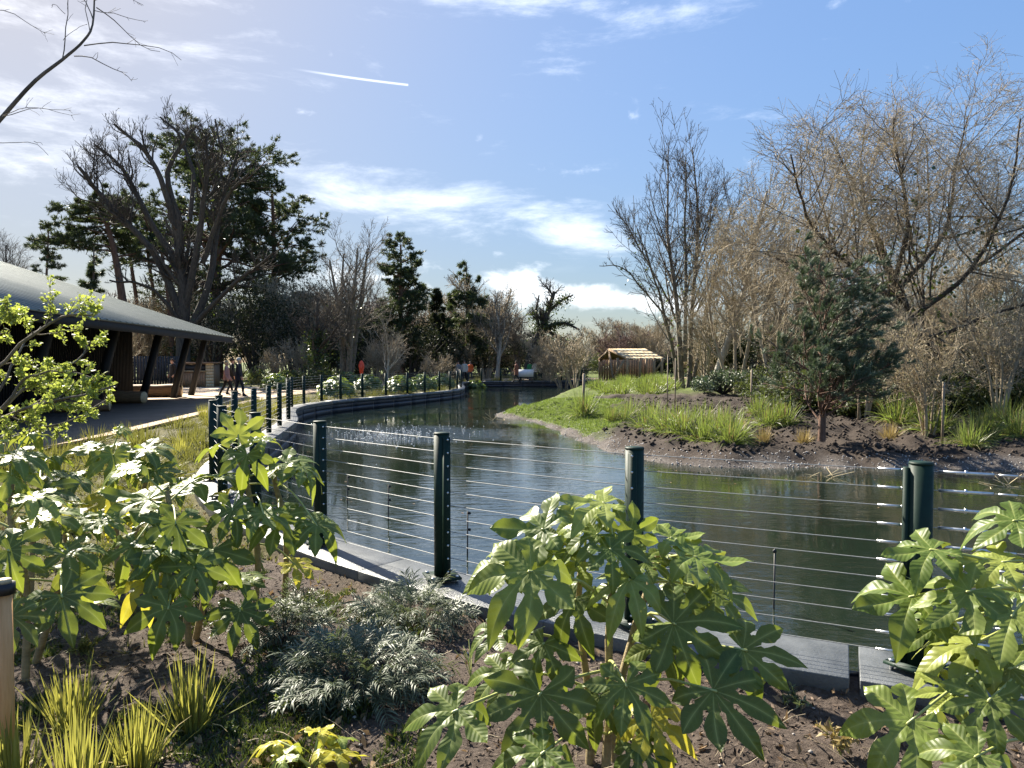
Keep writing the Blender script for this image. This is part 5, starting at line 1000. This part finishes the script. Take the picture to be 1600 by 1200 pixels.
# --- the big plant in the middle
b0 = bx(948, 3.02); rng = np.random.default_rng(401); fc = thing('fatsia_plant', 'large glossy palmate-leaved plant in the centre foreground, light green', 'plant', tuple(b0), 'big palmate-leaved plants')
sA = [b0, at(955, 1100, 3.02), at(953, 1020, 3.0), at(955, 955, 3.0), at(962, 900, 3.0)]; sB = [b0+np.array((-.06, .05, 0)), at(925, 1120, 3.1), at(912, 1020, 3.15), at(905, 930, 3.2), at(915, 860, 3.2)]; sC = [b0+np.array((.05, .06, 0)), at(965, 1110, 3.12), at(990, 1000, 3.2), at(1015, 920, 3.25), at(1030, 870, 3.25)]
stems_of(fc, (sA, sB, sC), .017)
G, D, Yg, Ye = LM_green, LM_dark, LM_young, LM_yellow
for a in [(830, 895, 2.72, 238, .19, 1, G, .75, .5, -.1, sA, .8), (945, 787, 3.1, 165, .145, 3, Yg, .25, .9, 0, sA, 1), (850, 829, 3.0, 160, .155, 3, G, .6, .6, -.3, sB, .95), (935, 836, 3.0, 215, .12, 1, G, .5, .7, 0, sA, 1), (984, 836, 3.1, 70, .11, 5, G, .8, .25, .2, sA, 1),
          (985, 908, 2.85, 255, .15, 4, Yg, .55, .7, 0, sA, .95), (1050, 842, 3.1, 25, .12, 3, Yg, .4, .8, .2, sC, 1), (1088, 872, 3.0, -14, .17, 3, Yg, .4, .8, .25, sC, .95), (1055, 978, 2.85, -20, .175, 0, D, .95, .35, .1, sC, .6), (1165, 1020, 2.8, -35, .19, 0, D, .9, .4, .15, sC, .4), (1118, 1085, 2.7, -48, .185, 6, D, .9, .45, 0, sA, .3),
          (980, 1076, 2.68, -80, .16, 0, D, .95, .35, 0, sA, .45), (845, 1090, 2.72, 262, .18, 6, D, .95, .35, -.1, sA, .4), (712, 1118, 2.62, 245, .185, 1, G, .6, .7, -.1, sB, .25), (850, 1010, 2.95, 262, .125, 2, D, .7, .5, -.2, sB, .5), (788, 1057, 2.95, 240, .14, 1, G, .6, .7, -.2, sB, .35), (788, 882, 3.1, 150, .15, 1, G, .45, .8, -.3, sB, .9),
          (866, 868, 3.15, 100, .11, 5, D, .8, .3, -.2, sB, 1), (850, 1185, 2.55, 250, .16, 1, G, .5, .8, 0, sA, .15), (938, 1095, 2.9, 265, .14, 2, D, .8, .4, -.1, sA, .3), (1010, 880, 3.05, 20, .12, 1, G, .5, .7, .1, sC, 1), (905, 880, 3.1, 200, .12, 3, Yg, .5, .7, -.1, sB, 1), (1040, 1010, 3.0, 250, .13, 2, D, .8, .3, 0, sC, .5),
          (1120, 930, 3.05, -25, .16, 1, D, .55, .6, .2, sC, .8), (955, 860, 2.9, 300, .11, 1, G, .6, .6, .1, sA, 1), (900, 940, 2.95, 250, .14, 2, D, .8, .4, -.2, sB, .7), (1075, 930, 3.2, 30, .13, 0, G, .5, .7, .2, sC, .85), (1020, 1130, 2.75, 285, .13, 2, Ye, .7, .4, 0, sA, .2), (775, 990, 3.15, 210, .13, 1, D, .5, .7, -.3, sB, .5), (920, 815, 3.2, 120, .12, 3, Yg, .4, .8, -.1, sB, 1), (1000, 1175, 2.7, 300, .12, 4, D, .8, .4, 0, sA, .15)]:
    hand_leaf(fc, a[10], rng, a[0], a[1], a[2], a[3], a[4], a[5], a[6], a[7], a[8], a[9], a[11])
auto_leaves(fc, sC, 3, rng, (.1, .14), (.12, .26), (D, G), .5, az0=.4)
# --- the plant cut by the right edge
b0 = bx(1660, 2.75); rng = np.random.default_rng(402); fr = thing('fatsia_plant', 'glossy palmate-leaved plant cut by the right edge of the picture', 'plant', tuple(b0), 'big palmate-leaved plants')
sR = [b0, at(1660, 1150, 2.75), at(1650, 1000, 2.72), at(1640, 900, 2.7)]; sR2 = [b0+np.array((.05, .1, 0)), at(1700, 1100, 2.9), at(1690, 950, 2.9), at(1670, 840, 2.95)]; stems_of(fr, (sR, sR2))
for a in [(1462, 861, 2.75, 168, .15, 3, G, .3, .9, -.1, sR, 1), (1521, 927, 2.6, 205, .185, 0, G, .75, .6, -.1, sR, .9), (1432, 935, 2.75, 195, .16, 3, G, .5, .8, 0, sR, .9), (1528, 1012, 2.7, 190, .15, 4, Yg, .3, .9, 0, sR, .7), (1433, 1134, 2.5, 235, .17, 1, Yg, .75, .5, 0, sR, .55), (1557, 1100, 2.45, 262, .15, 6, D, .85, .4, 0, sR, .5), (1588, 1050, 2.6, 170, .15, 0, D, .5, .7, 0, sR, .6), (1592, 815, 2.8, 140, .13, 1, G, .4, .8, -.1, sR2, 1), (1575, 880, 2.7, 150, .12, 3, Yg, .4, .8, 0, sR, 1), (1540, 1190, 2.3, 215, .15, 1, D, .6, .6, 0, sR, .3), (1470, 985, 2.8, 265, .12, 4, D, .8, .4, 0, sR, .8), (1590, 965, 2.5, 260, .14, 7, G, .6, .6, 0, sR, .8), (1500, 1090, 2.6, 150, .10, 5, Yg, .5, .7, 0, sR, .5)]:
    hand_leaf(fr, a[10], rng, a[0], a[1], a[2], a[3], a[4], a[5], a[6], a[7], a[8], a[9], a[11])
auto_leaves(fr, sR2, 9, rng, (.12, .17), (.15, .3), (D, G, Yg), .4)
# --- plants on the left
LP = [('tall palmate-leaved plant in front of the second near fence post', [(392, 948, 4.7), (400, 860, 4.7), (385, 740, 4.7), (372, 690, 4.7)], [(440, 900, 4.9), (445, 820, 4.85), (430, 740, 4.8), (425, 715, 4.8)], 403, 6,
       [(434, 790, 4.5, -85, .25, 0, G, .8, .5, 0, 1, .6), (492, 800, 4.5, -60, .2, 2, G, .5, .7, .2, 1, .8), (446, 703, 4.7, 20, .2, 1, G, .4, .9, .1, 1, 1), (361, 776, 4.4, 265, .22, 0, D, .9, .4, 0, 0, .7), (330, 840, 4.3, 250, .26, 6, D, .9, .45, 0, 0, .5), (371, 660, 4.7, 80, .16, 5, Yg, .8, .3, 0, 0, 1), (385, 690, 4.6, 260, .17, 2, G, .7, .5, 0, 0, 1), (371, 936, 4.2, 275, .2, 6, D, .9, .4, 0, 0, .3), (300, 735, 4.6, 190, .2, 1, G, .3, .9, -.2, 0, .8)]),
      ('low spreading palmate-leaved plant in the left middle, leaves drooping over the soil', [(290, 960, 4.4), (280, 880, 4.4), (265, 800, 4.4), (258, 760, 4.4)], [(300, 960, 4.5), (320, 900, 4.5), (310, 830, 4.5), (300, 790, 4.5)], 404, 5,
       [(271, 812, 4.1, 262, .22, 0, D, .85, .45, 0, 0, .8), (205, 846, 4.0, 255, .2, 2, G, .7, .5, -.1, 0, .7), (258, 946, 3.8, 250, .21, 1, G, .85, .4, 0, 0, .3), (250, 870, 4.0, 265, .2, 6, D, .9, .4, 0, 0, .5), (300, 880, 4.0, 275, .2, 0, D, .9, .4, 0, 1, .5), (230, 775, 4.4, 200, .22, 3, G, .3, .9, 0, 0, 1), (225, 905, 4.0, 240, .17, 2, Ye, .7, .4, 0, 0, .4)]),
      ('palmate-leaved plant further back on the left against the path', [(178, 850, 6.0), (178, 790, 6.0), (172, 720, 6.0), (168, 690, 6.0)], [(200, 850, 6.1), (215, 780, 6.1), (225, 730, 6.1), (222, 700, 6.1)], 405, 9,
       [(175, 690, 5.7, 265, .22, 2, Yg, .6, .5, 0, 0, 1), (140, 680, 5.8, 180, .2, 1, G, .3, .9, 0, 0, 1), (225, 680, 5.9, 10, .22, 1, G, .3, .9, 0, 1, 1), (168, 760, 5.6, 265, .2, 2, Ye, .7, .3, 0, 0, .6), (240, 715, 5.8, 0, .22, 0, D, .5, .7, 0, 1, .9)]),
      ('dark palmate-leaved plant at the left edge above the wooden post', [(30, 985, 3.9), (35, 920, 3.9), (20, 850, 3.9), (10, 790, 3.9)], [(45, 980, 4.1), (85, 920, 4.1), (100, 860, 4.1), (95, 810, 4.1)], 406, 6,
       [(7, 855, 3.5, 0, .22, 0, D, .85, .5, 0, 0, .8), (90, 927, 3.5, -60, .2, 6, D, .8, .6, 0, 1, .4), (10, 960, 3.3, 290, .16, 0, D, .8, .5, 0, 0, .3), (100, 855, 3.8, -30, .2, 1, G, .4, .9, 0, 1, .9), (115, 890, 3.9, -70, .17, 2, Yg, .7, .4, 0, 1, .7), (60, 800, 3.9, 20, .2, 1, G, .3, .9, 0, 1, 1)]),
      ('palmate-leaved plant at the left edge below the yellow-green shrub', [(10, 850, 5.0), (12, 800, 5.0), (15, 740, 5.0), (15, 715, 5.0)], [(40, 850, 5.2), (50, 800, 5.2), (60, 750, 5.2), (62, 720, 5.2)], 407, 8,
       [(20, 705, 4.7, 0, .22, 1, G, .25, .9, 0, 0, 1), (15, 735, 4.6, 300, .2, 2, Yg, .6, .4, 0, 0, .8), (60, 760, 4.7, -30, .2, 0, D, .6, .7, 0, 1, .8)])]
for lab, s1, s2, sd, na, hl in LP:
    p1_ = [at(*q) for q in s1]; p2b = [at(*q) for q in s2]
    for p in (p1_, p2b): p[0][2] = z1(p[0][0], p[0][1])-.02
    drop = 26 if sd in (403, 405) else 8
    for p in (p1_, p2b):
        for q in p[1:]: q[2] -= drop/FPX*q[1]*(q[2]-p[0][2])/(p[-1][2]-p[0][2])
    rng = np.random.default_rng(sd); t = thing('fatsia_plant', lab, 'plant', tuple(p1_[0]), 'big palmate-leaved plants'); stems_of(t, (p1_, p2b), .018)
    for a in hl: hand_leaf(t, (p1_, p2b)[a[10]], rng, a[0], a[1]+drop*.8, a[2], a[3], a[4]*.84, a[5], a[6], a[7], a[8], a[9], a[11])
    auto_leaves(t, p1_, na, rng, (.13, .2), (.2, .4), (D, G, G, Yg), .3); auto_leaves(t, p2b, na-3, rng, (.13, .19), (.2, .38), (D, G, G, Yg), .35, az0=1.2)
b0 = gb(480, 1225); rng = np.random.default_rng(408); t = thing('fatsia_plant', 'small yellowing palmate-leaved plant at the bottom edge', 'plant', tuple(b0), 'big palmate-leaved plants'); s = [b0, b0+np.array((0, 0, .03)), b0+np.array((.01, 0, .06))]; stems_of(t, (s,), .01)
auto_leaves(t, s, 7, rng, (.09, .13), (.1, .2), (Ye, Yg, Ye), .3, face=.2)
# small copies of the same plant along the far bank (too small to show single leaves)
def small_fatsia(base, seed, W=1.6, H=1.1, n=330):
    rg = np.random.default_rng(seed); a = rg.random(n)*2*PI; rr = rg.random(n)**.5; pos = np.stack((np.cos(a)*rr*W/2, np.sin(a)*rr*W/2, H*(.35+.65*rg.random(n))*(1-.45*rr**2)), 1)
    th = np.linspace(-2.2, 2.2, 7); nn = nrm(np.stack((np.cos(a)*rr*.7, np.sin(a)*rr*.7, np.ones(n)), 1)+rg.normal(size=(n, 3))*.3); d = nrm(np.stack((np.cos(a), np.sin(a), -.3+0*a), 1)); d = nrm(d-nn*(d*nn).sum(1, keepdims=True)); s = np.cross(nn, d); V = []; sz = rg.uniform(.13, .2, n)[:, None]
    for t_ in th:
        c = d*math.cos(t_)+s*math.sin(t_); e = -d*math.sin(t_)+s*math.cos(t_); L = sz*(1-.35*(t_/2.2)**2); V.append(np.stack((pos, pos+c*L*.6+e*L*.2, pos+c*L-nn*L*.25, pos+c*L*.6-e*L*.2), 1))
    V = np.stack(V, 1).reshape(-1, 3); q_ = np.arange(n*7)*4; return V, np.stack((q_, q_+1, q_+2, q_+3), 1)
SF = [(430, 612, 'leafy palmate bush at the left end of the far bank planting'), (525, 622, 'low palmate bush behind the far fence, second from the left'), (575, 612, 'palmate bush in front of the red lifebuoy'), (625, 615, 'palmate bush by the pale-stemmed young tree'), (660, 612, 'palmate bush right of the pale-stemmed young tree'), (690, 608, 'palmate bush left of the last near fence posts'), (742, 596.3, 'bright palmate bush hiding the person in orange'), (955, 588, 'palmate bush in front of the shelter, left'), (975, 585, 'palmate bush in front of the shelter, right'), (545, 606, 'palmate bush left of the red lifebuoy')]
sfm = None
for k, (px, py, lab) in enumerate(SF):
    b0 = on(px, py, 0); b0[2] = z1(b0[0], b0[1])
    t = thing('fatsia_bush', lab, 'plant', tuple(b0), 'palmate bushes along the far bank')
    if sfm is None: V, F = small_fatsia((0, 0, 0), 500); sfm = mesh('foliage', V, F, M['fatsia_small'])
    link('foliage', sfm, t)['kind'] = 'stuff'; link('stems', tube_mesh('stems', [(np.array([[(x_*.3, y_*.3, -.05), (x_, y_, .8)] for x_, y_ in ((-.2, .1), (.2, 0), (0, -.2), (.1, .25))]), np.full((4, 2), .014), 5)], M['fatsia_stem'], (0, 0, 0)), t)
    s_ = 1.0 if py > 600 else 1.3; t.scale = (s_, s_, s_); t.rotation_euler = (0, 0, k*1.3)
# low tufts and verge on the far bank, between wall and path
tf = clump('verge_tuft', 'low olive tuft in the planting strip between wall and path', (-8.6, 24, -.1), 120, .42, .016, 230, 'heath', group='low tufts along the far bank', spread=.8, droop=.4, foot=.25)
rng = np.random.default_rng(43)
for k in range(120):
    i = rng.integers(150, 395); p = BANKC[i]; tt = nrm(BANKC[min(i+1, 419)]-BANKC[i-1]); nn = np.array((-tt[1], tt[0])); nn = nn if inside(POND, np.array([p[0]+nn[0]]), np.array([p[1]+nn[1]]))[0] == False else -nn
    q_ = p+nn*rng.uniform(.45, 2.8)
    if inside(PATHC, q_[:1], q_[1:])[0]: continue
    copy_tree(tf, (q_[0], q_[1], z1(q_[0], q_[1])), rng.random()*6.28, rng.uniform(.6, 1.3))

for k in range(46):
    x_, y_ = rng.uniform(-9.0, -4.6), rng.uniform(9.5, 21)
    if inside(PATHC, np.array([x_]), np.array([y_]))[0] or inside(POND, np.array([x_]), np.array([y_]))[0] or dist(BANKC[::3], np.array([x_]), np.array([y_]))[0] < .4: continue
    copy_tree(tf, (x_, y_, z1(x_, y_)), rng.random()*6.28, rng.uniform(.7, 1.35), 'low olive tuft on the verge between the path and the near fence', 'low tufts on the near verge')
# ------------------------------------------------------------------ foreground bed
# yellow-green spiky clumps, bottom left
for k, (px, py, n, L, lab) in enumerate([(292, 1150, 120, .34, 'spiky yellow-green clump standing free, right of the others'), (105, 1150, 95, .33, 'spiky yellow-green clump left of the free-standing one'), (205, 1215, 95, .30, 'spiky yellow-green clump at the bottom edge between two others'), (110, 1260, 100, .34, 'spiky yellow-green clump cut by the bottom edge near the corner'), (10, 1235, 80, .3, 'dull spiky clump in the bottom left corner beside the wooden post')]):
    b0 = gb(px, py); clump('spiky_clump', lab, b0, n, L, .0115, 240+k, 'yellow_blade', group='spiky yellow-green clumps', spread=.34, droop=.12, foot=.075, segs=4, dry=8)
for k, (px, py, L, lab) in enumerate([(280, 715, .4, 'golden grass tuft behind the left plants near the fence'), (330, 668, .5, 'golden grass tuft at the foot of the left fence posts'), (318, 655, .5, 'pale green grass tuft by the path edge left of the fence'), (430, 650, .5, 'yellow grass tuft inside the bend of the fence'), (100, 830, .3, 'small golden tuft among the left palmate plants')]):
    b0 = gb(px, py); clump('grass_tuft', lab, b0, 150, L, .012, 250+k, 'yellow_blade', group='golden grass tufts on the left bank', spread=.5, droop=.3, foot=.12)
# grey narrow-leaved shrub: arching fronds of thin leaflets
def frond_mesh(seed, L=.24, pairs=7, ll=.085, lw=.0075):
    rg = np.random.default_rng(seed); s = np.linspace(0, 1, pairs*2+1); P = np.stack((s*L, 0*s, .32*L*np.sin(s*1.9)-.12*L*s**2), 1); V, F = [], []; nb = 0
    rt, rf = tubes(P[None, ::2], np.full((1, len(P[::2])), .0016), 4); V.append(rt); F.append(rf); nb += len(rt)
    for i in range(2, len(P)):
        for g in (-1, 1):
            l = ll*(.6+.4*math.sin(s[i]*2.6))*rg.uniform(.85, 1.15); dr = nrm(np.array((.75+.4*s[i]+rg.normal()*.2, g*1.0, .25+rg.normal()*.3))); w_ = nrm(np.cross(dr, (0, 0, 1)))*lw/2; a = P[i]; m1_ = a+dr*l*.4+(0, 0, .006); m2_ = a+dr*l*.75-(0, 0, .004); e = a+dr*l-(0, 0, .022)
            V.append(np.array((a-w_*.3, a+w_*.3, m1_+w_, m1_-w_, m2_+w_*.75, m2_-w_*.75, e))); F.append(np.array([(0, 1, 2, 3), (3, 2, 4, 5)])+nb); F.append(np.array([(5, 4, 6, 6)])+nb); nb += 7
    Fq = np.concatenate(F); tri = Fq[:, 2] == Fq[:, 3]
    return mesh('frond', np.concatenate(V), [Fq[~tri], Fq[tri][:, :3]], M['grey_leaf'], True)
FR = [frond_mesh(600+k) for k in range(4)]
def grey_shrub(label, base, W, H, n, seed):
    rg = np.random.default_rng(seed); t = thing('grey_leaved_shrub', label, 'shrub', tuple(base), 'grey narrow-leaved shrubs by the coping'); P = []
    for i in range(n):
        a = rg.random()*6.283; rr = math.sqrt(rg.random()); p = np.array((math.cos(a)*rr*W*.42, math.sin(a)*rr*W*.32, H*(.15+.75*(1-rr**2)*rg.random()+.1)))
        o = link('frond', FR[i % 4], t, tuple(p)); el = .6-.75*rr+rg.normal()*.35; o.rotation_euler = (rg.normal()*.35, -el, a+rg.normal()*.5); s_ = rg.uniform(.6, 1.0); o.scale = (s_, s_, s_)
        if i % 3 == 0: P.append(np.linspace((p[0]*.2, p[1]*.2, -.03), p, 5))
    link('stems', tube_mesh('stems', [(np.array(P), np.full((len(P), 5), .0045), 5)], M['bark_dark'], (0, 0, 0)), t)
grey_shrub('grey-green narrow-leaved shrub below the coping, larger and nearer', gb(560, 1085), .64, .18, 220, 610)
grey_shrub('grey-green narrow-leaved shrub tucked against the coping by the middle post', gb(640, 985), .55, .17, 120, 611)
grey_shrub('grey-green narrow-leaved shrub in shade left of the larger one', gb(440, 1000), .5, .16, 80, 612)
# yellow-green shrub reaching in from the left
rng = np.random.default_rng(620); b0 = bx(-90, 6.0)
lim = limbset([([(-90, 760), (-60, 640), (0, 560), (60, 500), (115, 492)], .022, .006, 0), ([(-90, 760), (-40, 680), (40, 640), (120, 630), (180, 612)], .02, .006, -.6), ([(-80, 740), (0, 640), (50, 600), (100, 575), (120, 545)], .018, .005, .5), ([(-90, 760), (-30, 700), (50, 675), (110, 660), (165, 628)], .018, .005, .6), ([(-60, 640), (-10, 540), (20, 490), (28, 462)], .014, .005, -.3), ([(0, 640), (40, 600), (90, 592), (150, 605)], .014, .005, 0), ([(-60, 690), (0, 600), (30, 540), (60, 520)], .016, .005, .8)], 6.0, jit=.012, rng=rng)
P1, R1 = grow(rng, *lim, 80, 7, (.3, 1), (30, 70), (.10, .24), .5, .003, .5, .12, (.03, 0, .02)); P2, R2 = grow(rng, P1, R1, 200, 5, (.2, 1), (30, 65), (.3, .6), .6, .002, .6, .12)
P2 = P2[P2[:, -1, 0] < -3.0]; R2 = np.full(P2.shape[:2], .0022)
pos, d = along(rng, np.concatenate((P2, P1[:, 2:])), 2900, (.1, 1)) if False else along(rng, P2, 3900, (.05, 1)); pos2, d2_ = along(rng, P1, 1500, (.3, 1)); pos, d = np.concatenate((pos, pos2)), np.concatenate((d, d2_)); pos = pos+rng.normal(size=pos.shape)*.012
V, F = leaves(rng, pos, .037, .62, (0, 0, .8), d)
t = thing('budding_shrub', 'shrub with fresh yellow-green leaves reaching in from the left edge', 'shrub', tuple(b0)); link('branches', tube_mesh('branches', [(*lim, 6), (P1, R1, 4), (P2, R2, 3)], M['bark_grey'], b0), t); link('foliage', mesh('foliage', V-b0, F, M['fresh_leaf']), t)['kind'] = 'stuff'
# bare branch reaching in at the top left: a small tree just outside the picture
rng = np.random.default_rng(630); Yb = 5.0; b0 = bx(-420, Yb)
lim = limbset([([(-420, 1000), (-400, 700), (-330, 480), (-200, 330)], .045, .026, 0), ([(-200, 330), (-60, 262), (0, 200), (60, 135), (108, 98), (140, 70), (155, 40), (158, -40)], .019, .0045, .3), ([(-200, 330), (-260, 150), (-240, -60), (-200, -200)], .03, .01, .6)], Yb, npts=26)
tw = limbset([([(106, 100), (110, 40), (117, -30)], .004, .002), ([(140, 78), (180, 72), (215, 74), (262, 82), (290, 98)], .0045, .0018, .2), ([(125, 94), (150, 97), (180, 112), (205, 124), (215, 135)], .004, .0016, -.2), ([(160, 20), (185, 36), (205, 52), (235, 78), (262, 86)], .004, .0016, .2), ([(155, 40), (140, 10), (120, -20)], .004, .002), ([(12, 186), (60, 172), (118, 174)], .003, .0014, .1), ([(14, 184), (60, 174), (122, 187)], .0026, .0012, -.1), ([(-40, 225), (20, 224), (60, 224), (82, 244)], .003, .0014, .2), ([(60, 224), (78, 228)], .002, .0012), ([(-30, 24), (20, 26), (50, 45), (78, 62)], .003, .0014), ([(158, 25), (190, 30), (232, 42)], .003, .0014), ([(156, 10), (190, -2), (230, 18)], .003, .0014), ([(150, 60), (145, 20), (160, -20)], .003, .0014), ([(108, 70), (130, 55), (150, 45)], .002, .0012), ([(112, 30), (95, 16), (88, 20)], .002, .0012)], Yb, npts=8, jit=.004, rng=rng)
tq, tqr = grow(rng, *tw, 60, 4, (.25, 1), (20, 50), (.10, .28), .6, .0014, .7, .1, (0, 0, .02))
t = thing('bare_sapling', 'slender bare branch reaching in at the top left corner', 'tree', tuple(b0)); link('trunk', tube_mesh('trunk', [(*lim, 8)], M['bark_grey'], b0), t); link('crown', tube_mesh('crown', [(*tw, 5), (tq, tqr, 3)], M['bark_grey'], b0), t)
# round timber post with black band, left edge
p0 = gb(2, 1165); Yp = p0[1]*.93; p0 = np.array(((3-800)/FPX*Yp-.01, Yp, z1(p0[0], p0[1]))); ht_ = hgt(912, Yp); t = thing('timber_post', 'round pale timber post with a black band at the left edge', 'post', tuple(p0))
MB().cyl(p0-np.array((0, 0, .1)), (p0[0], p0[1], ht_-.05), .03, .029, k=20).build('post', M['timber_post'], t); MB().cyl((p0[0], p0[1], ht_-.05), (p0[0], p0[1], ht_-.005), .042, k=24).build('band', M['black_plastic'], t); MB().cyl((p0[0], p0[1], ht_-.005), (p0[0], p0[1], ht_+.012), .029, .027, k=20).build('post_top', M['timber_pale'], t)
# little weeds and a dying fern on the bare soil
def sprout(name, label, px, py, H, n, seed, mat, size, cat='plant'):
    b0 = gb(px, py); rg = np.random.default_rng(seed); P0 = np.stack([b0+np.array((rg.normal()*.25*H, rg.normal()*.25*H, H*rg.uniform(.6, 1)))*s for s in (0, .5, 1)])[None] if False else np.array([[b0, b0+np.array((a*.4, c*.4, H*.5)), b0+np.array((a, c, H*h))] for a, c, h in zip(rg.normal(size=6)*.4*H, rg.normal(size=6)*.4*H, rg.uniform(.5, 1, 6))])
    t = thing(name, label, cat, tuple(b0)); link('stem', tube_mesh('stem', [(P0, np.full(P0.shape[:2], .0025), 4)], M['stalk'], b0), t); pos, d = along(rg, P0, n, (.2, 1)); V, F = leaves(rg, pos, size, .4, (0, 0, .5), d); link('foliage', mesh('foliage', V-b0, F, M[mat]), t)['kind'] = 'stuff'
sprout('weed', 'small pale weed on bare soil by the coping joint', 1252, 1112, .1, 120, 640, 'grey_leaf', .03); sprout('weed', 'small pale weed left of the coping weed', 1232, 1108, .05, 60, 641, 'grey_leaf', .022)
sprout('dying_fern', 'dying straw-coloured fern at the bottom right', 1322, 1190, .16, 150, 642, 'sedge_dry', .04); sprout('weed', 'low green weed right of the spiky clump', 350, 1160, .07, 260, 643, 'ivy', .018); sprout('weed', 'low green weed between the spiky clumps and the grey shrub', 455, 1115, .09, 160, 644, 'sedge', .03); sprout('weed', 'low green weed at the foot of the grey shrub', 548, 1125, .06, 140, 645, 'ivy', .025)
sprout('weed', 'bare brown seedling stems left of the centre plant', 735, 1065, .2, 20, 646, 'dead_leaf', .02); sprout('weed', 'mossy weed patch under the left palmate plants', 130, 1030, .1, 300, 647, 'heath', .03)
# mulch: twigs, chips, dead leaves; low heathy ground cover on the left
rng = np.random.default_rng(650); n = 26000; y = 2.2+rng.random(n)**1.3*6.5; x = rng.uniform(-.72, .72, n)*y; ok = ~inside(POND, x, y) & (dist(BANKC[::3], x, y) > .27); x, y = x[ok], y[ok]; pos = np.stack((x, y, zat(x, y)+.004), 1)
V, F = leaves(rng, pos, .03, .4, (0, 0, .7)); mulch = leafmat('mulch_chip', (.025, .017, .013), (.22, .165, .125), (.1, .06, .03), .0, .9, .2)
tagged(link('bark_mulch', mesh('bark_mulch', V, F, mulch)), 'dark bark mulch over the foreground bed', 'mulch', kind='stuff')
k_ = rng.random(len(pos)) < .08; V, F = leaves(rng, pos[k_]+np.array((0, 0, .01)), .055, .5, (0, 0, .6)); tagged(link('leaf_litter', mesh('leaf_litter', V, F, M['dead_leaf'])), 'scattered brown dead leaves on the foreground bed', 'leaves', kind='stuff')
s_ = pos[rng.random(len(pos)) < .018]; m = len(s_); sz = rng.uniform(.004, .013, m); Vc = ico[None]*sz[:, None, None]*rng.uniform(.6, 1.4, (m, 7, 3))+s_[:, None]
tagged(link('pebbles', mesh('pebbles', Vc.reshape(-1, 3), (fi[None]+np.arange(m)[:, None, None]*7).reshape(-1, 3), M['stone'])), 'small pale pebbles scattered on the foreground soil', 'pebbles', kind='stuff')
P = pos[rng.choice(len(pos), 420)]; a = rng.random(420)*6.283; d = np.stack((np.cos(a), np.sin(a), rng.normal(size=420)*.12), 1); L = rng.uniform(.06, .3, 420); P = P[:, None]+d[:, None]*np.linspace(0, 1, 4)[None, :, None]*L[:, None, None]+np.array((0, 0, .012)); P[:, 1:3, 2] += rng.random((420, 2))*.02
tagged(link('fallen_twigs', tube_mesh('fallen_twigs', [(P, np.full((420, 4), .0018), 3)], M['bark_tan'], (0, 0, 0))), 'thin dead twigs strewn over the foreground bed', 'twigs', kind='stuff')
n = 30000; y = rng.uniform(3.2, 15, n); x = rng.uniform(-9, -1.0, n); mo = sstep(4.6, 8.5, y+(-x-1.8)*.9+(vnoise(x, y, .6, 13)-.5)*2.4); ok = (rng.random(n) < mo*(.35+.65*vnoise(x, y, .5, 15))) & ~inside(POND, x, y) & (dist(BANKC[::3], x, y) > .32) & ~inside(PATHC, x, y) & (x > -.75*y-.5); x, y = x[ok], y[ok]; pos = np.stack((x, y, zat(x, y)-.005), 1)
V, F = sprigs(rng, pos, np.tile((0, 0, 1.), (len(pos), 1)), 5, .085, .005, .75); tagged(link('heath_cover', mesh('heath_cover', V, F, M['heath'])), 'low olive heathy ground cover on the left bank', 'ground cover', kind='stuff')
n = 17000; y = 2.6+rng.random(n)*4.2; x = rng.uniform(-.74, -.12, n)*y; ok = ~inside(POND, x, y) & (dist(BANKC[::3], x, y) > .35) & (vnoise(x, y, .35, 17) > .5); x, y = x[ok], y[ok]; pos = np.stack((x, y, zat(x, y)-.003), 1)
V, F = sprigs(rng, pos, np.tile((0, 0, 1.), (len(pos), 1)), 5, .05, .004, .9); tagged(link('moss_patches', mesh('moss_patches', V, F, M['ivy'])), 'patchy dark green moss and seedlings in the left foreground bed', 'moss', kind='stuff')

# bits of leaf afloat on the pond, thicker along the banks
rng = np.random.default_rng(660); n = 2600; y = rng.uniform(4, 34, n); x = rng.uniform(-6, 10, n); dd_ = np.minimum(dist(SHOREC[::2], x, y), dist(BANKC[::3], x, y)); ok = inside(POND, x, y) & (rng.random(n) < np.exp(-(dd_-.2)/.7)+.03); x, y = x[ok], y[ok]
V, F = leaves(rng, np.stack((x, y, np.full(len(x), WATER+.006)), 1), .05, .5, (0, 0, 30)); tagged(link('floating_leaves', mesh('floating_leaves', V, F, M['dead_leaf'])), 'bits of brown leaf floating on the pond along its banks', 'leaves', kind='stuff')
